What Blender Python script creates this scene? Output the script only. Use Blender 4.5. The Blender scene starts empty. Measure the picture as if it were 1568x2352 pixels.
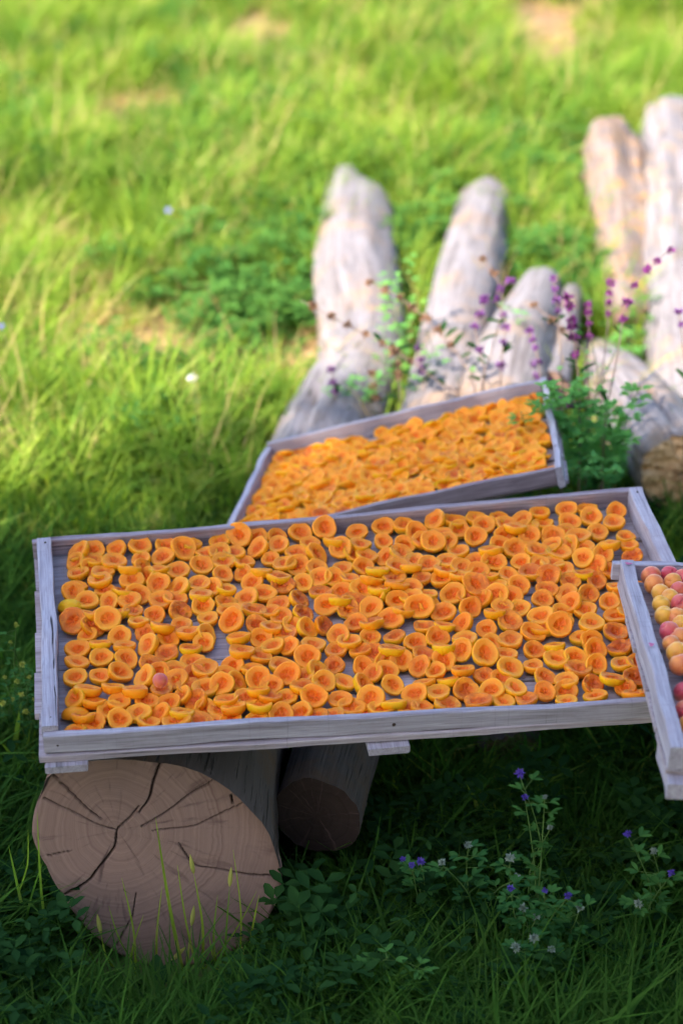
import bpy, math, random
import numpy as np
from mathutils import Vector, Matrix
random.seed(7); rng = np.random.default_rng(7)
S = bpy.context.scene
COL = S.collection
R = math.radians
# ------------------------------------------------------------------ camera
CAM = np.array([0.0, 0.0, 2.31]); PITCH = R(26); F = 5240.0      # F in units of a 1568 px wide picture
cd = bpy.data.cameras.new('camera'); cam = bpy.data.objects.new('camera', cd); COL.objects.link(cam)
cam.location = CAM; cam.rotation_euler = (R(90) - PITCH, 0, 0)
cd.sensor_fit = 'VERTICAL'; cd.sensor_height = 36; cd.sensor_width = 24; cd.lens = 36 * F / 2352
cd.clip_start = 0.05; cd.clip_end = 600
cd.dof.use_dof = True; cd.dof.focus_distance = 3.93; cd.dof.aperture_fstop = 2.1; cd.dof.aperture_blades = 8
S.camera = cam
# ------------------------------------------------------------------ light
SUN_EL = R(42); sv = np.array([-0.66, -0.75]); sv = sv / np.linalg.norm(sv)
SUN = np.array([sv[0] * math.cos(SUN_EL), sv[1] * math.cos(SUN_EL), math.sin(SUN_EL)])
w = bpy.data.worlds.new('World'); S.world = w; w.use_nodes = True
nt = w.node_tree; nt.nodes.clear()
sky = nt.nodes.new('ShaderNodeTexSky'); sky.sky_type = 'NISHITA'; sky.sun_disc = False
sky.sun_elevation = SUN_EL; sky.sun_rotation = math.atan2(sv[0], sv[1])
bg = nt.nodes.new('ShaderNodeBackground'); bg.inputs[1].default_value = 0.15
wo = nt.nodes.new('ShaderNodeOutputWorld')
nt.links.new(sky.outputs[0], bg.inputs[0]); nt.links.new(bg.outputs[0], wo.inputs[0])
ld = bpy.data.lights.new('sun', 'SUN'); ld.energy = 3.7; ld.angle = R(0.53); ld.color = (1, .93, .82)
lo = bpy.data.objects.new('sun', ld); COL.objects.link(lo)
lo.rotation_euler = Vector(SUN).to_track_quat('Z', 'Y').to_euler(); lo.location = (-4, -4, 6)
S.view_settings.view_transform = 'Standard'; S.view_settings.look = 'None'
S.view_settings.exposure = 1.9; S.view_settings.gamma = 1.0
S.render.engine = 'CYCLES'
S.cycles.use_denoising = True
S.cycles.max_bounces = 5; S.cycles.diffuse_bounces = 3; S.cycles.glossy_bounces = 2; S.cycles.transmission_bounces = 3; S.cycles.caustics_reflective = False; S.cycles.caustics_refractive = False; S.cycles.use_adaptive_sampling = True; S.cycles.adaptive_threshold = .03; S.cycles.transparent_max_bounces = 4
try: S.cycles.denoiser = 'OPENIMAGEDENOISE'
except Exception: pass

# ------------------------------------------------------------------ picture ray -> place
FW = np.array([0, math.cos(PITCH), -math.sin(PITCH)]); UP = np.array([0, math.sin(PITCH), math.cos(PITCH)])
def ray(px, py): return np.array([1., 0, 0]) * ((px - 784) / F) - UP * ((py - 1176) / F) + FW
def on_plane(px, py, p, n):
    r = ray(px, py); n = np.asarray(n, float); return CAM + r * (np.dot(n, np.asarray(p) - CAM) / np.dot(n, r))
def at_y(px, py, y): return on_plane(px, py, (0, y, 0), (0, 1, 0))
def at_z(px, py, z): return on_plane(px, py, (0, 0, z), (0, 0, 1))
def proj(p):
    d = np.asarray(p) - CAM; k = d @ FW
    return 784 + F * d[0] / k, 1176 - F * (d @ UP) / k

# ------------------------------------------------------------------ noise
_P = rng.random((64, 64, 4))
def vnoise(x, y, s=1.0, k=0):
    x = np.asarray(x, float) * s + 17.3 * k; y = np.asarray(y, float) * s + 9.1 * k
    xi = np.floor(x).astype(int); yi = np.floor(y).astype(int); fx = x - xi; fy = y - yi
    fx = fx * fx * (3 - 2 * fx); fy = fy * fy * (3 - 2 * fy); A = _P[..., k % 4]
    g = lambda a, b: A[a % 64, b % 64]
    return (g(xi, yi) * (1 - fx) + g(xi + 1, yi) * fx) * (1 - fy) + (g(xi, yi + 1) * (1 - fx) + g(xi + 1, yi + 1) * fx) * fy
def sstep(a, b, x):
    t = np.clip((np.asarray(x, float) - a) / (b - a), 0, 1); return t * t * (3 - 2 * t)
def ground_z(x, y):
    return -0.15 * (1 - sstep(3.2, 4.7, y)) + 0.035 * (vnoise(x, y, 1.7, 1) - .5) + .05 * sstep(6.5, 12, y) * vnoise(x, y, .5, 2) - .0

# ------------------------------------------------------------------ object helpers
def tag(o, label=None, cat=None, group=None, kind=None):
    if label: o['label'] = label
    if cat: o['category'] = cat
    if group: o['group'] = group
    if kind: o['kind'] = kind
    return o
def empty(name, loc, label, cat, group=None):
    o = bpy.data.objects.new(name, None); COL.objects.link(o); o.location = loc; o.empty_display_size = .05
    return tag(o, label, cat, group)
def mesh_obj(name, verts, faces, mat=None, parent=None, smooth=True, uv=None, attrs=None, link=True, origin=None):
    verts = np.asarray(verts, float)
    if origin is not None: verts = verts - np.asarray(origin)
    me = bpy.data.meshes.new(name)
    me.from_pydata(verts.tolist() if len(verts) < 1 else [tuple(v) for v in verts], [], [tuple(int(i) for i in f) for f in faces])
    if smooth: me.polygons.foreach_set('use_smooth', [True] * len(me.polygons))
    if uv is not None:
        l = me.uv_layers.new(name='UVMap'); vi = np.zeros(len(me.loops), int); me.loops.foreach_get('vertex_index', vi)
        l.data.foreach_set('uv', np.asarray(uv, float)[vi].ravel())
    if attrs:
        for k, v in attrs.items():
            v = np.asarray(v, float)
            if v.ndim == 1:
                a = me.attributes.new(k, 'FLOAT', 'POINT'); a.data.foreach_set('value', v)
            else:
                a = me.attributes.new(k, 'FLOAT_COLOR', 'POINT'); a.data.foreach_set('color', np.c_[v, np.ones(len(v))].ravel() if v.shape[1] == 3 else v.ravel())
    if mat: me.materials.append(mat)
    me.update()
    o = bpy.data.objects.new(name, me)
    if origin is not None: o.location = origin
    if link: COL.objects.link(o)
    if parent is not None:
        o.parent = parent
        o.matrix_parent_inverse = Matrix.Identity(4)
        o.location = Vector(o.location) - parent.location if origin is not None else Vector(-parent.location)
    return o

# ------------------------------------------------------------------ materials
class NB:
    def __init__(s, name):
        s.m = bpy.data.materials.new(name); s.m.use_nodes = True; s.t = s.m.node_tree; s.n = s.t.nodes; s.n.clear()
        s.out = s.n.new('ShaderNodeOutputMaterial')
    def N(s, typ, **kw):
        n = s.n.new(typ)
        for k, v in kw.items():
            if k == 'ins':
                for i, x in v.items():
                    if hasattr(x, 'is_output') or isinstance(x, bpy.types.NodeSocket): s.t.links.new(x, n.inputs[i])
                    else: n.inputs[i].default_value = x
            else: setattr(n, k, v)
        return n
    def noise(s, vec, scale, detail=4, rough=.55, dist=0):
        return s.N('ShaderNodeTexNoise', ins={'Vector': vec, 'Scale': scale, 'Detail': detail, 'Roughness': rough, 'Distortion': dist}).outputs[0]
    def map(s, vec, sc=(1, 1, 1), loc=(0, 0, 0)):
        return s.N('ShaderNodeMapping', ins={'Vector': vec, 'Scale': sc, 'Location': loc}).outputs[0]
    def ramp(s, fac, stops):
        r = s.N('ShaderNodeValToRGB', ins={0: fac}); e = r.color_ramp.elements
        while len(e) > 1: e.remove(e[-1])
        e[0].position = stops[0][0]; e[0].color = (*stops[0][1], 1)
        for p, c in stops[1:]:
            x = e.new(p); x.color = (*c, 1)
        return r.outputs[0]
    def mix(s, f, a, b, mode='MIX'):
        n = s.N('ShaderNodeMix', data_type='RGBA', blend_type=mode)
        for i, x in ((0, f), (6, a), (7, b)):
            if isinstance(x, bpy.types.NodeSocket): s.t.links.new(x, n.inputs[i])
            else: n.inputs[i].default_value = x if i == 0 else (*x, 1)
        return n.outputs[2]
    def math(s, op, a, b=0.0, c=None, clamp=False):
        n = s.N('ShaderNodeMath', operation=op, use_clamp=clamp, ins={0: a, 1: b})
        if c is not None:
            if isinstance(c, bpy.types.NodeSocket): s.t.links.new(c, n.inputs[2])
            else: n.inputs[2].default_value = c
        return n.outputs[0]
    def attr(s, name): return s.N('ShaderNodeAttribute', attribute_name=name)
    def bsdf(s, col, rough=.6, bump=None, bstr=.3, bdist=.002, **kw):
        b = s.N('ShaderNodeBsdfPrincipled')
        for k, v in {'Base Color': col, 'Roughness': rough, **kw}.items():
            if isinstance(v, bpy.types.NodeSocket): s.t.links.new(v, b.inputs[k])
            elif isinstance(v, tuple) and len(v) == 3 and k == 'Base Color': b.inputs[k].default_value = (*v, 1)
            else: b.inputs[k].default_value = v
        if bump is not None:
            bn = s.N('ShaderNodeBump', ins={'Strength': bstr, 'Distance': bdist, 'Height': bump}); s.t.links.new(bn.outputs[0], b.inputs['Normal'])
        s.t.links.new(b.outputs[0], s.out.inputs[0]); return b

def mat_wood(name, base, dark, light, scale=1.0):
    b = NB(name); tc = b.N('ShaderNodeTexCoord').outputs['Object']; oi = b.N('ShaderNodeObjectInfo').outputs['Random']
    off = b.N('ShaderNodeVectorMath', operation='ADD', ins={0: tc, 1: b.N('ShaderNodeCombineXYZ', ins={0: b.math('MULTIPLY', oi, 37.), 1: b.math('MULTIPLY', oi, 11.), 2: 0.}).outputs[0]}).outputs[0]
    g1 = b.noise(b.map(off, (3, 90, 90)), 1.0 * scale, 6, .65, .3)
    g2 = b.noise(b.map(off, (12, 420, 420)), 1.0 * scale, 3, .6)
    g3 = b.noise(off, 9, 3, .6)
    saw = b.noise(b.map(off, (260, 8, 8)), 1.0, 2, .5)        # marks across the grain left by the saw
    c = b.ramp(g1, [(.28, dark), (.45, base), (.72, light)])
    c = b.mix(b.math('MULTIPLY', b.math('SUBTRACT', g2, .42, clamp=True), 2.2, clamp=True), c, dark)
    c = b.mix(b.math('MULTIPLY', b.math('SUBTRACT', .37, saw, clamp=True), 2.0, clamp=True), c, tuple(x * .55 for x in dark))
    c = b.mix(b.math('MULTIPLY', b.math('SUBTRACT', g3, .5, clamp=True), 1.6, clamp=True), c, tuple(x * 1.15 for x in base))
    g5 = b.noise(off, 4.5, 5, .7)
    c = b.mix(b.math('MULTIPLY', b.math('SUBTRACT', g5, .54, clamp=True), 3.2, clamp=True), c, tuple(x * y for x, y in zip(base, (.62, .50, .46))))
    v = b.N('ShaderNodeTexVoronoi', ins={'Vector': b.map(off, (5, 16, 16)), 'Scale': 1.0, 'Randomness': 1.0})
    knot = b.math('SUBTRACT', 1.0, b.math('MULTIPLY', v.outputs['Distance'], 7.0, clamp=True))
    c = b.mix(b.math('MULTIPLY', knot, .75), c, tuple(x * .35 for x in dark))
    crack = b.noise(b.map(off, (2.2, 150, 150)), 1.0, 2, .5, .4)
    ck = b.math('MULTIPLY', b.math('SUBTRACT', .31, crack, clamp=True), 14, clamp=True)
    c = b.mix(ck, c, tuple(x * .22 for x in dark))
    tint = b.math('ADD', .86, b.math('MULTIPLY', oi, .26))
    c = b.mix(1.0, c, b.N('ShaderNodeCombineColor', ins={0: tint, 1: tint, 2: tint}).outputs[0], 'MULTIPLY')
    h = b.math('SUBTRACT', b.math('ADD', g1, b.math('MULTIPLY', g2, .5)), ck)
    b.bsdf(c, .82, h, .5, .0022, **{'Specular IOR Level': .25}); return b.m
WOOD = mat_wood('weathered_board_wood', (.29, .225, .25), (.13, .095, .105), (.44, .375, .405))
WOOD2 = mat_wood('pale_board_wood', (.39, .345, .39), (.21, .17, .19), (.54, .49, .54))

FLOORW = mat_wood('pale_floor_wood', (.40, .33, .35), (.21, .16, .17), (.55, .47, .49))
def mat_log(name='barkless_log_wood', k=1.0, warm=.50, wc=(.36, .22, .12)):
    b = NB(name); uv = b.N('ShaderNodeUVMap').outputs[0]; oi = b.N('ShaderNodeObjectInfo').outputs['Random']; wp = b.N('ShaderNodeTexCoord').outputs['Object']
    off = b.N('ShaderNodeVectorMath', operation='ADD', ins={0: uv, 1: b.N('ShaderNodeCombineXYZ', ins={0: b.math('MULTIPLY', oi, 13.), 1: b.math('MULTIPLY', oi, 29.), 2: 0.}).outputs[0]}).outputs[0]
    g1 = b.noise(b.map(off, (34, 2.6, 1)), 1.0, 6, .62, .5)
    g2 = b.noise(b.map(off, (120, 7, 1)), 1.0, 4, .6, .2)
    g3 = b.noise(wp, 5 if warm > .47 else 13, 4, .7)
    c = b.ramp(g1, [(.25, (.075, .06, .055)), (.42, (.20, .17, .168)), (.58, (.265, .232, .235)), (.8, (.33, .29, .285))])
    c = b.mix(b.math('MULTIPLY', b.math('SUBTRACT', g3, warm, clamp=True), 4.5, clamp=True), c, wc)
    ck = b.math('MULTIPLY', b.math('SUBTRACT', .41, g2, clamp=True), 12, clamp=True)
    c = b.mix(ck, c, (.07, .055, .05))
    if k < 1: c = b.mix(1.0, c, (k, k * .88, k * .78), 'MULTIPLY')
    # patches of bark-coloured weathering
    g4 = b.noise(b.map(off, (9, 3, 1)), 1.0, 5, .7, .8)
    c = b.mix(b.math('MULTIPLY', b.math('SUBTRACT', g4, .62, clamp=True), 6, clamp=True), c, (.24, .19, .165))
    b.bsdf(c, .85, b.math('SUBTRACT', b.math('ADD', g1, b.math('MULTIPLY', g2, .4)), b.math('MULTIPLY', ck, .8)), .6, .006, **{'Specular IOR Level': .2}); return b.m
LOGM = mat_log(); SHADELOG = mat_log('shaded_log_wood', .38); PALELOG = mat_log('pale_flaking_log_wood', 1.0, .52, (.42, .27, .14)); WARMLOG = mat_log('warm_flaking_log_wood', .95, .46, (.42, .26, .12))  # dark log copy carries the under-tray shade in its colour
def mat_face(name='sawn_end_grain', k=1.0):
    # end grain; colour attribute 'face': R = distance from pith (m), G = angle / 2pi, B = crack depth 0..1
    b = NB(name); a = b.N('ShaderNodeSeparateColor', ins={0: b.attr('face').outputs['Color']})
    r, ang, ck = a.outputs[0], a.outputs[1], a.outputs[2]; ob = b.N('ShaderNodeTexCoord').outputs['Object']
    wob = b.noise(ob, 9, 3, .6)
    rr = b.math('ADD', r, b.math('MULTIPLY', wob, .035))
    rings = b.noise(b.N('ShaderNodeCombineXYZ', ins={0: b.math('MULTIPLY', rr, 150.), 1: 0., 2: 0.}).outputs[0], 1.0, 4, .7)
    rad = b.noise(b.N('ShaderNodeCombineXYZ', ins={0: b.math('ADD', b.math('MULTIPLY', ang, 46.), b.math('MULTIPLY', wob, .8)), 1: b.math('MULTIPLY', rr, 9.), 2: 3.}).outputs[0], 1.0, 3, .6)
    rad2 = b.noise(b.N('ShaderNodeCombineXYZ', ins={0: b.math('ADD', b.math('MULTIPLY', ang, 16.), b.math('MULTIPLY', wob, .8)), 1: b.math('MULTIPLY', rr, 5.), 2: 8.}).outputs[0], 1.0, 2, .6)
    c = b.ramp(rings, [(.33, tuple(k * v for v in (.14, .08, .062))), (.43, tuple(k * v for v in (.22, .135, .105))), (.7, tuple(k * v for v in (.29, .185, .145)))])
    rl = b.math('MULTIPLY', b.math('SUBTRACT', .43, rad, clamp=True), 9, clamp=True)
    c = b.mix(b.math('MULTIPLY', rl, .62), c, (.12, .07, .06))
    rl2 = b.math('MULTIPLY', b.math('SUBTRACT', .34, rad2, clamp=True), 16, clamp=True)
    c = b.mix(b.math('MULTIPLY', rl2, .75), c, (.07, .04, .035))
    blot = b.noise(ob, 5, 4, .6)
    c = b.mix(b.math('MULTIPLY', b.math('SUBTRACT', blot, .5, clamp=True), 1.8, clamp=True), c, tuple(k * v for v in (.13, .08, .066)))
    c = b.mix(b.math('MULTIPLY', ck, 1.0, clamp=True), c, (.02, .013, .012))
    fine = b.noise(ob, 320, 3, .7)
    b.bsdf(c, .88, b.math('ADD', b.math('SUBTRACT', rings, rl), b.math('MULTIPLY', fine, .6)), .5, .002, **{'Specular IOR Level': .15}); return b.m
FACEM = mat_face(); FACED = mat_face('shaded_end_grain', .14)  # second end grain is a copy darkened as shade below the tray
def mat_broken(name='splintered_orange_wood', k=1.0):
    b = NB(name); tc = b.N('ShaderNodeTexCoord').outputs['Object']
    g = b.noise(tc, 60, 6, .75, .3); v = b.noise(tc, 130, 4, .7)
    c = b.ramp(g, [(q, tuple(k * z for z in cc)) for q, cc in [(.32, (.16, .07, .03)), (.41, (.52, .31, .14)), (.6, (.72, .48, .26)), (.8, (.76, .60, .42))]])
    b.bsdf(c, .9, b.math('ADD', g, b.math('MULTIPLY', v, .5)), 1.0, .006); return b.m
BROKEN = mat_broken(); BROKEND = mat_broken('shaded_broken_wood', .25)  # dark copy of the broken wood, under-tray shade put into its colour

def mat_leafy(name, young, old, dry=(.42, .33, .14), trans=.45, rough=.6, dn=0.0):
    # attribute 'tint': R = dryness, G = lightness
    b = NB(name); a = b.N('ShaderNodeSeparateColor', ins={0: b.attr('tint').outputs['Color']})
    wp = b.N('ShaderNodeNewGeometry').outputs['Position']; oi = b.N('ShaderNodeObjectInfo').outputs['Random']
    n1 = b.noise(wp, 2.1, 3, .6); n2 = b.noise(wp, 7.5, 3, .6)
    f = b.math('ADD', b.math('MULTIPLY', a.outputs[1], .45), b.math('MULTIPLY', b.math('SUBTRACT', n1, .25), .8)); f = b.math('ADD', f, b.math('MULTIPLY', b.math('SUBTRACT', oi, .5), .4), clamp=True)
    c = b.mix(f, old, young)
    d = b.math('ADD', a.outputs[0], b.math('MULTIPLY', b.math('SUBTRACT', n2, .56, clamp=True), dn), clamp=True)
    c = b.mix(d, c, dry)
    p = b.N('ShaderNodeBsdfDiffuse', ins={'Color': c})
    tr = b.N('ShaderNodeBsdfTranslucent', ins={'Color': b.mix(1.0, c, (1.25, 1.25, .55), 'MULTIPLY')})
    m = b.N('ShaderNodeMixShader', ins={0: trans, 1: p.outputs[0], 2: tr.outputs[0]})
    b.t.links.new(m.outputs[0], b.out.inputs[0]); return b.m
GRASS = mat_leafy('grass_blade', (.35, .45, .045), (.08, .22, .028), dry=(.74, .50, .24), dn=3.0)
SHADEGRASS = mat_leafy('shaded_grass_blade', (.085, .20, .026), (.018, .070, .016), dry=(.28, .22, .08), dn=.4)  # darker grass copy, front shade put into the blade colour
HERB = mat_leafy('herb_leaf', (.040, .10, .024), (.010, .040, .014), trans=.3)  # greens darkened to carry the foreground shade
HERB2 = mat_leafy('sunlit_herb_leaf', (.13, .27, .05), (.04, .13, .03), trans=.35)  # lighter copy of the herb leaf for the sunlit ground behind
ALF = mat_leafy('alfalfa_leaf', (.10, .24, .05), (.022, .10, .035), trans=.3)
ALF2 = mat_leafy('brightened_alfalfa_leaf', (.26, .56, .12), (.11, .34, .10), trans=.35)  # alfalfa colour lightened so the plants behind the trays look lit
STEM = mat_leafy('green_stem', (.13, .22, .05), (.07, .14, .04), trans=.05)
def mat_plain(name, c, rough=.6, var=.25, trans=0, **kw):
    b = NB(name); tc = b.N('ShaderNodeTexCoord').outputs['Object']; n = b.noise(tc, 60, 3, .6)
    cc = b.mix(n, tuple(x * (1 - var) for x in c), tuple(min(1, x * (1 + var)) for x in c))
    b.bsdf(cc, rough, n, .3, .001, **kw); return b.m
PURPLE = mat_plain('purple_petal', (.15, .035, .19)); MAGENTA = mat_plain('magenta_petal', (.17, .012, .15)); VIOLET = mat_plain('violet_petal', (.09, .045, .32))
SEED = mat_plain('brown_seed_head', (.20, .10, .05), .8); CREAM = mat_plain('cream_petal', (.20, .25, .19)); YELLOW = mat_plain('yellow_petal', (.36, .40, .05)); DSTEM = mat_plain('dusky_stem', (.20, .13, .10)); WHITE = mat_plain('white_petal', (.8, .8, .78)); BLUEP = mat_plain('pale_blue_petal', (.35, .32, .75))
NAIL = mat_plain('rusty_nail', (.05, .025, .02), .6); STRAW = mat_plain('dry_straw', (.55, .45, .28), .8)

def mat_soil():
    b = NB('turf_soil'); wp = b.N('ShaderNodeNewGeometry').outputs['Position']
    n = b.noise(wp, 1.3, 5, .6); n2 = b.noise(wp, 30, 5, .7)
    c = b.ramp(n2, [(.3, (.020, .030, .010)), (.5, (.050, .075, .018)), (.7, (.12, .12, .045))])
    c = b.mix(b.math('MULTIPLY', b.math('SUBTRACT', n, .45, clamp=True), 2.5, clamp=True), c, (.09, .15, .025))
    d = b.attr('dry').outputs['Fac']
    c = b.mix(b.math('MULTIPLY', d, .9), c, b.ramp(n2, [(.35, (.22, .12, .07)), (.6, (.40, .23, .145))]))
    b.bsdf(c, .95, n2, .8, .01, **{'Specular IOR Level': .1}); return b.m
SOIL = mat_soil()

def mat_flesh(name, dried=False):
    # attribute 'zone': R = 0 skin .. 1 flesh, G = cavity depth, B = piece variation; object colour: R = yellow skin, G = browning
    b = NB(name); a = b.N('ShaderNodeSeparateColor', ins={0: b.attr('zone').outputs['Color']})
    ob = b.N('ShaderNodeTexCoord').outputs['Object']; oi = b.N('ShaderNodeObjectInfo')
    oc = b.N('ShaderNodeSeparateColor', ins={0: oi.outputs['Color']})
    yel, brn = (oc.outputs[0], oc.outputs[1]) if not dried else (b.math('ADD', b.math('MULTIPLY', a.outputs[2], .6), .3), b.math('MULTIPLY', b.math('SUBTRACT', a.outputs[2], .55, clamp=True), 1.8))
    var = oi.outputs['Random'] if not dried else a.outputs[2]
    fib = b.noise(ob, 190, 4, .7, .6); blot = b.noise(b.N('ShaderNodeVectorMath', operation='ADD', ins={0: ob, 1: b.N('ShaderNodeCombineXYZ', ins={0: var, 1: var, 2: var}).outputs[0]}).outputs[0], 55, 4, .65, .4)
    skin = b.mix(yel, (.88, .27, .006), (.88, .48, .006))
    skin = b.mix(b.math('MULTIPLY', b.math('SUBTRACT', blot, .52, clamp=True), 3, clamp=True), skin, b.mix(yel, (.88, .22, .010), (.88, .36, .010)))
    fl = b.mix(var, (.96, .275, .012), (.98, .37, .022))
    fl = b.mix(b.math('MULTIPLY', b.math('SUBTRACT', fib, .5, clamp=True), 2.0, clamp=True), fl, (.98, .49, .06))
    cav = b.mix(b.math('MULTIPLY', b.math('SUBTRACT', fib, .45, clamp=True), 2, clamp=True), (.76, .105, .002), (.88, .21, .005))
    fl = b.mix(b.math('MULTIPLY', a.outputs[1], .88, clamp=True), fl, cav)
    bm = b.math('MULTIPLY', b.math('ADD', brn, b.math('SUBTRACT', blot, .62, clamp=True)), b.math('MULTIPLY', b.math('SUBTRACT', blot, .36, clamp=True), 5.0, clamp=True), clamp=True)
    fl = b.mix(bm, fl, (.50, .075, .012))
    c = b.mix(a.outputs[0], skin, fl)
    if dried: c = b.mix(b.math('MULTIPLY', b.math('SUBTRACT', .8, var, clamp=True), .45), c, (.94, .42, .02))
    h = b.math('ADD', fib, blot)
    ro = b.math('ADD', .34 if not dried else .42, b.math('MULTIPLY', blot, .25))
    b.bsdf(c, ro, h, .35, .0016, **{'Subsurface Weight': .5, 'Subsurface Scale': .007, 'Subsurface Radius': (1.0, .35, .08), 'Specular IOR Level': .22})
    return b.m
FLESH = mat_flesh('cut_apricot_flesh'); DRIED = mat_flesh('drying_apricot_flesh', True)
def mat_whole():
    b = NB('apricot_skin'); ob = b.N('ShaderNodeTexCoord').outputs['Object']; oi = b.N('ShaderNodeObjectInfo'); oc = b.N('ShaderNodeSeparateColor', ins={0: oi.outputs['Color']})
    r = oi.outputs['Random']
    g = b.noise(b.N('ShaderNodeVectorMath', operation='ADD', ins={0: ob, 1: b.N('ShaderNodeCombineXYZ', ins={0: r, 1: r, 2: 0.}).outputs[0]}).outputs[0], 34, 2, .5)
    sp = b.noise(ob, 420, 2, .6)
    c = b.mix(oc.outputs[0], (.86, .27, .035), (.86, .40, .025))
    bl = b.math('MULTIPLY', b.math('ADD', b.math('SUBTRACT', g, .5), oc.outputs[1]), 1.6, clamp=True)
    c = b.mix(bl, c, (.58, .05, .075))
    c = b.mix(b.math('MULTIPLY', b.math('SUBTRACT', sp, .6, clamp=True), 2, clamp=True), c, (.75, .25, .10))
    b.bsdf(c, .5, sp, .15, .0006, **{'Subsurface Weight': .2, 'Subsurface Scale': .006, 'Subsurface Radius': (1., .3, .1), 'Sheen Weight': .25}); return b.m
WHOLE = mat_whole()

# ------------------------------------------------------------------ ground sheet
DRYSPOTS = [(430, 800, .75, .5), (540, 820, .45, .4), (900, 85, .35, .35), (1040, 60, .35, .35), (1420, 90, .35, .4), (1230, 110, .3, .3), (100, 520, .25, .3), (560, 590, .22, .3), (190, 600, .2, .3), (700, 250, .2, .3), (60, 1050, .25, .2), (1530, 90, .3, .5), (330, 760, .2, .2), (620, 130, .25, .3), (350, 920, .2, .12), (950, 165, .22, .22), (1300, 200, .22, .22), (1480, 260, .2, .2), (1200, 45, .3, .3), (700, 100, .2, .25), (250, 330, .16, .2), (430, 240, .2, .2), (120, 250, .2, .2), (60, 700, .14, .16), (1130, 150, .2, .2)]
DRYP = [(at_z(px, py, 0.0)[:2], rx, ry) for px, py, rx, ry in DRYSPOTS]
def dryness(x, y):
    d = np.zeros_like(np.asarray(x, float))
    for i, (c, rx, ry) in enumerate(DRYP):
        q = ((x - c[0]) / rx) ** 2 + ((y - c[1]) / ry) ** 2
        d = np.maximum(d, np.exp(-q * 1.2) * (.95 if i in (0, 1) else .55))
    return np.clip(d + .62 * sstep(.60, .82, vnoise(x, y, 2.6, 3)) * sstep(4.6, 6.5, y), 0, 1)
def axis(a, b, n, far):
    m = np.linspace(a, b, n); st = m[1] - m[0]; out = [m]; lo_, hi = [], []; v = st; x = a
    while x > -far: v *= 1.5; x -= v; lo_.append(x)
    v = st; x = b
    while x < far: v *= 1.5; x += v; hi.append(x)
    return np.array(lo_[::-1] + list(m) + hi)
xs = axis(-4, 4, 90, 220); ys = axis(1, 14, 150, 220)
X, Y = np.meshgrid(xs, ys); nx, ny = len(xs), len(ys)
Z = ground_z(X, Y) + .012 * vnoise(X, Y, 14, 0)
i, j = np.meshgrid(np.arange(nx - 1), np.arange(ny - 1)); q = (j * nx + i).ravel()
mesh_obj('ground', np.c_[X.ravel(), Y.ravel(), Z.ravel()], np.c_[q, q + 1, q + nx + 1, q + nx], SOIL, attrs={'dry': dryness(X, Y).ravel()})['kind'] = 'structure'

# ------------------------------------------------------------------ logs
def smooth_path(pts, n):
    pts = np.asarray(pts, float); t = np.linspace(0, len(pts) - 1, n); out = []
    for k in t:
        i = min(int(k), len(pts) - 2); f = k - i
        p0 = pts[max(i - 1, 0)]; p1 = pts[i]; p2 = pts[i + 1]; p3 = pts[min(i + 2, len(pts) - 1)]
        out.append(.5 * ((2 * p1) + (-p0 + p2) * f + (2 * p0 - 5 * p1 + 4 * p2 - p3) * f * f + (-p0 + 3 * p1 - 3 * p2 + p3) * f ** 3))
    return np.array(out)
def tube(path, rad, ns=12, closed_ends=True, wob=None, flat=1.0):
    path = np.asarray(path, float); n = len(path); rad = np.broadcast_to(np.asarray(rad, float), (n,))
    T = np.gradient(path, axis=0); T /= np.linalg.norm(T, axis=1)[:, None] + 1e-12
    V = []; ref = np.array([0, 0, 1.]) if abs(T[0][2]) < .9 else np.array([1., 0, 0])
    a = np.linspace(0, 2 * math.pi, ns, endpoint=False)
    for k in range(n):
        u = np.cross(T[k], ref); u /= np.linalg.norm(u) + 1e-12; v = np.cross(u, T[k])
        r = rad[k] * (1 if wob is None else wob[k])
        V.append(path[k] + (np.outer(np.cos(a) * r, u) + np.outer(np.sin(a) * r * flat, v)))
    V = np.concatenate(V); Fc = []
    for k in range(n - 1):
        for s in range(ns): s2 = (s + 1) % ns; Fc.append((k * ns + s, k * ns + s2, (k + 1) * ns + s2, (k + 1) * ns + s))
    if closed_ends: Fc.append(tuple(range(ns))[::-1]); Fc.append(tuple((n - 1) * ns + s for s in range(ns)))
    return V, Fc
LOGS_AXES = []
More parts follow.
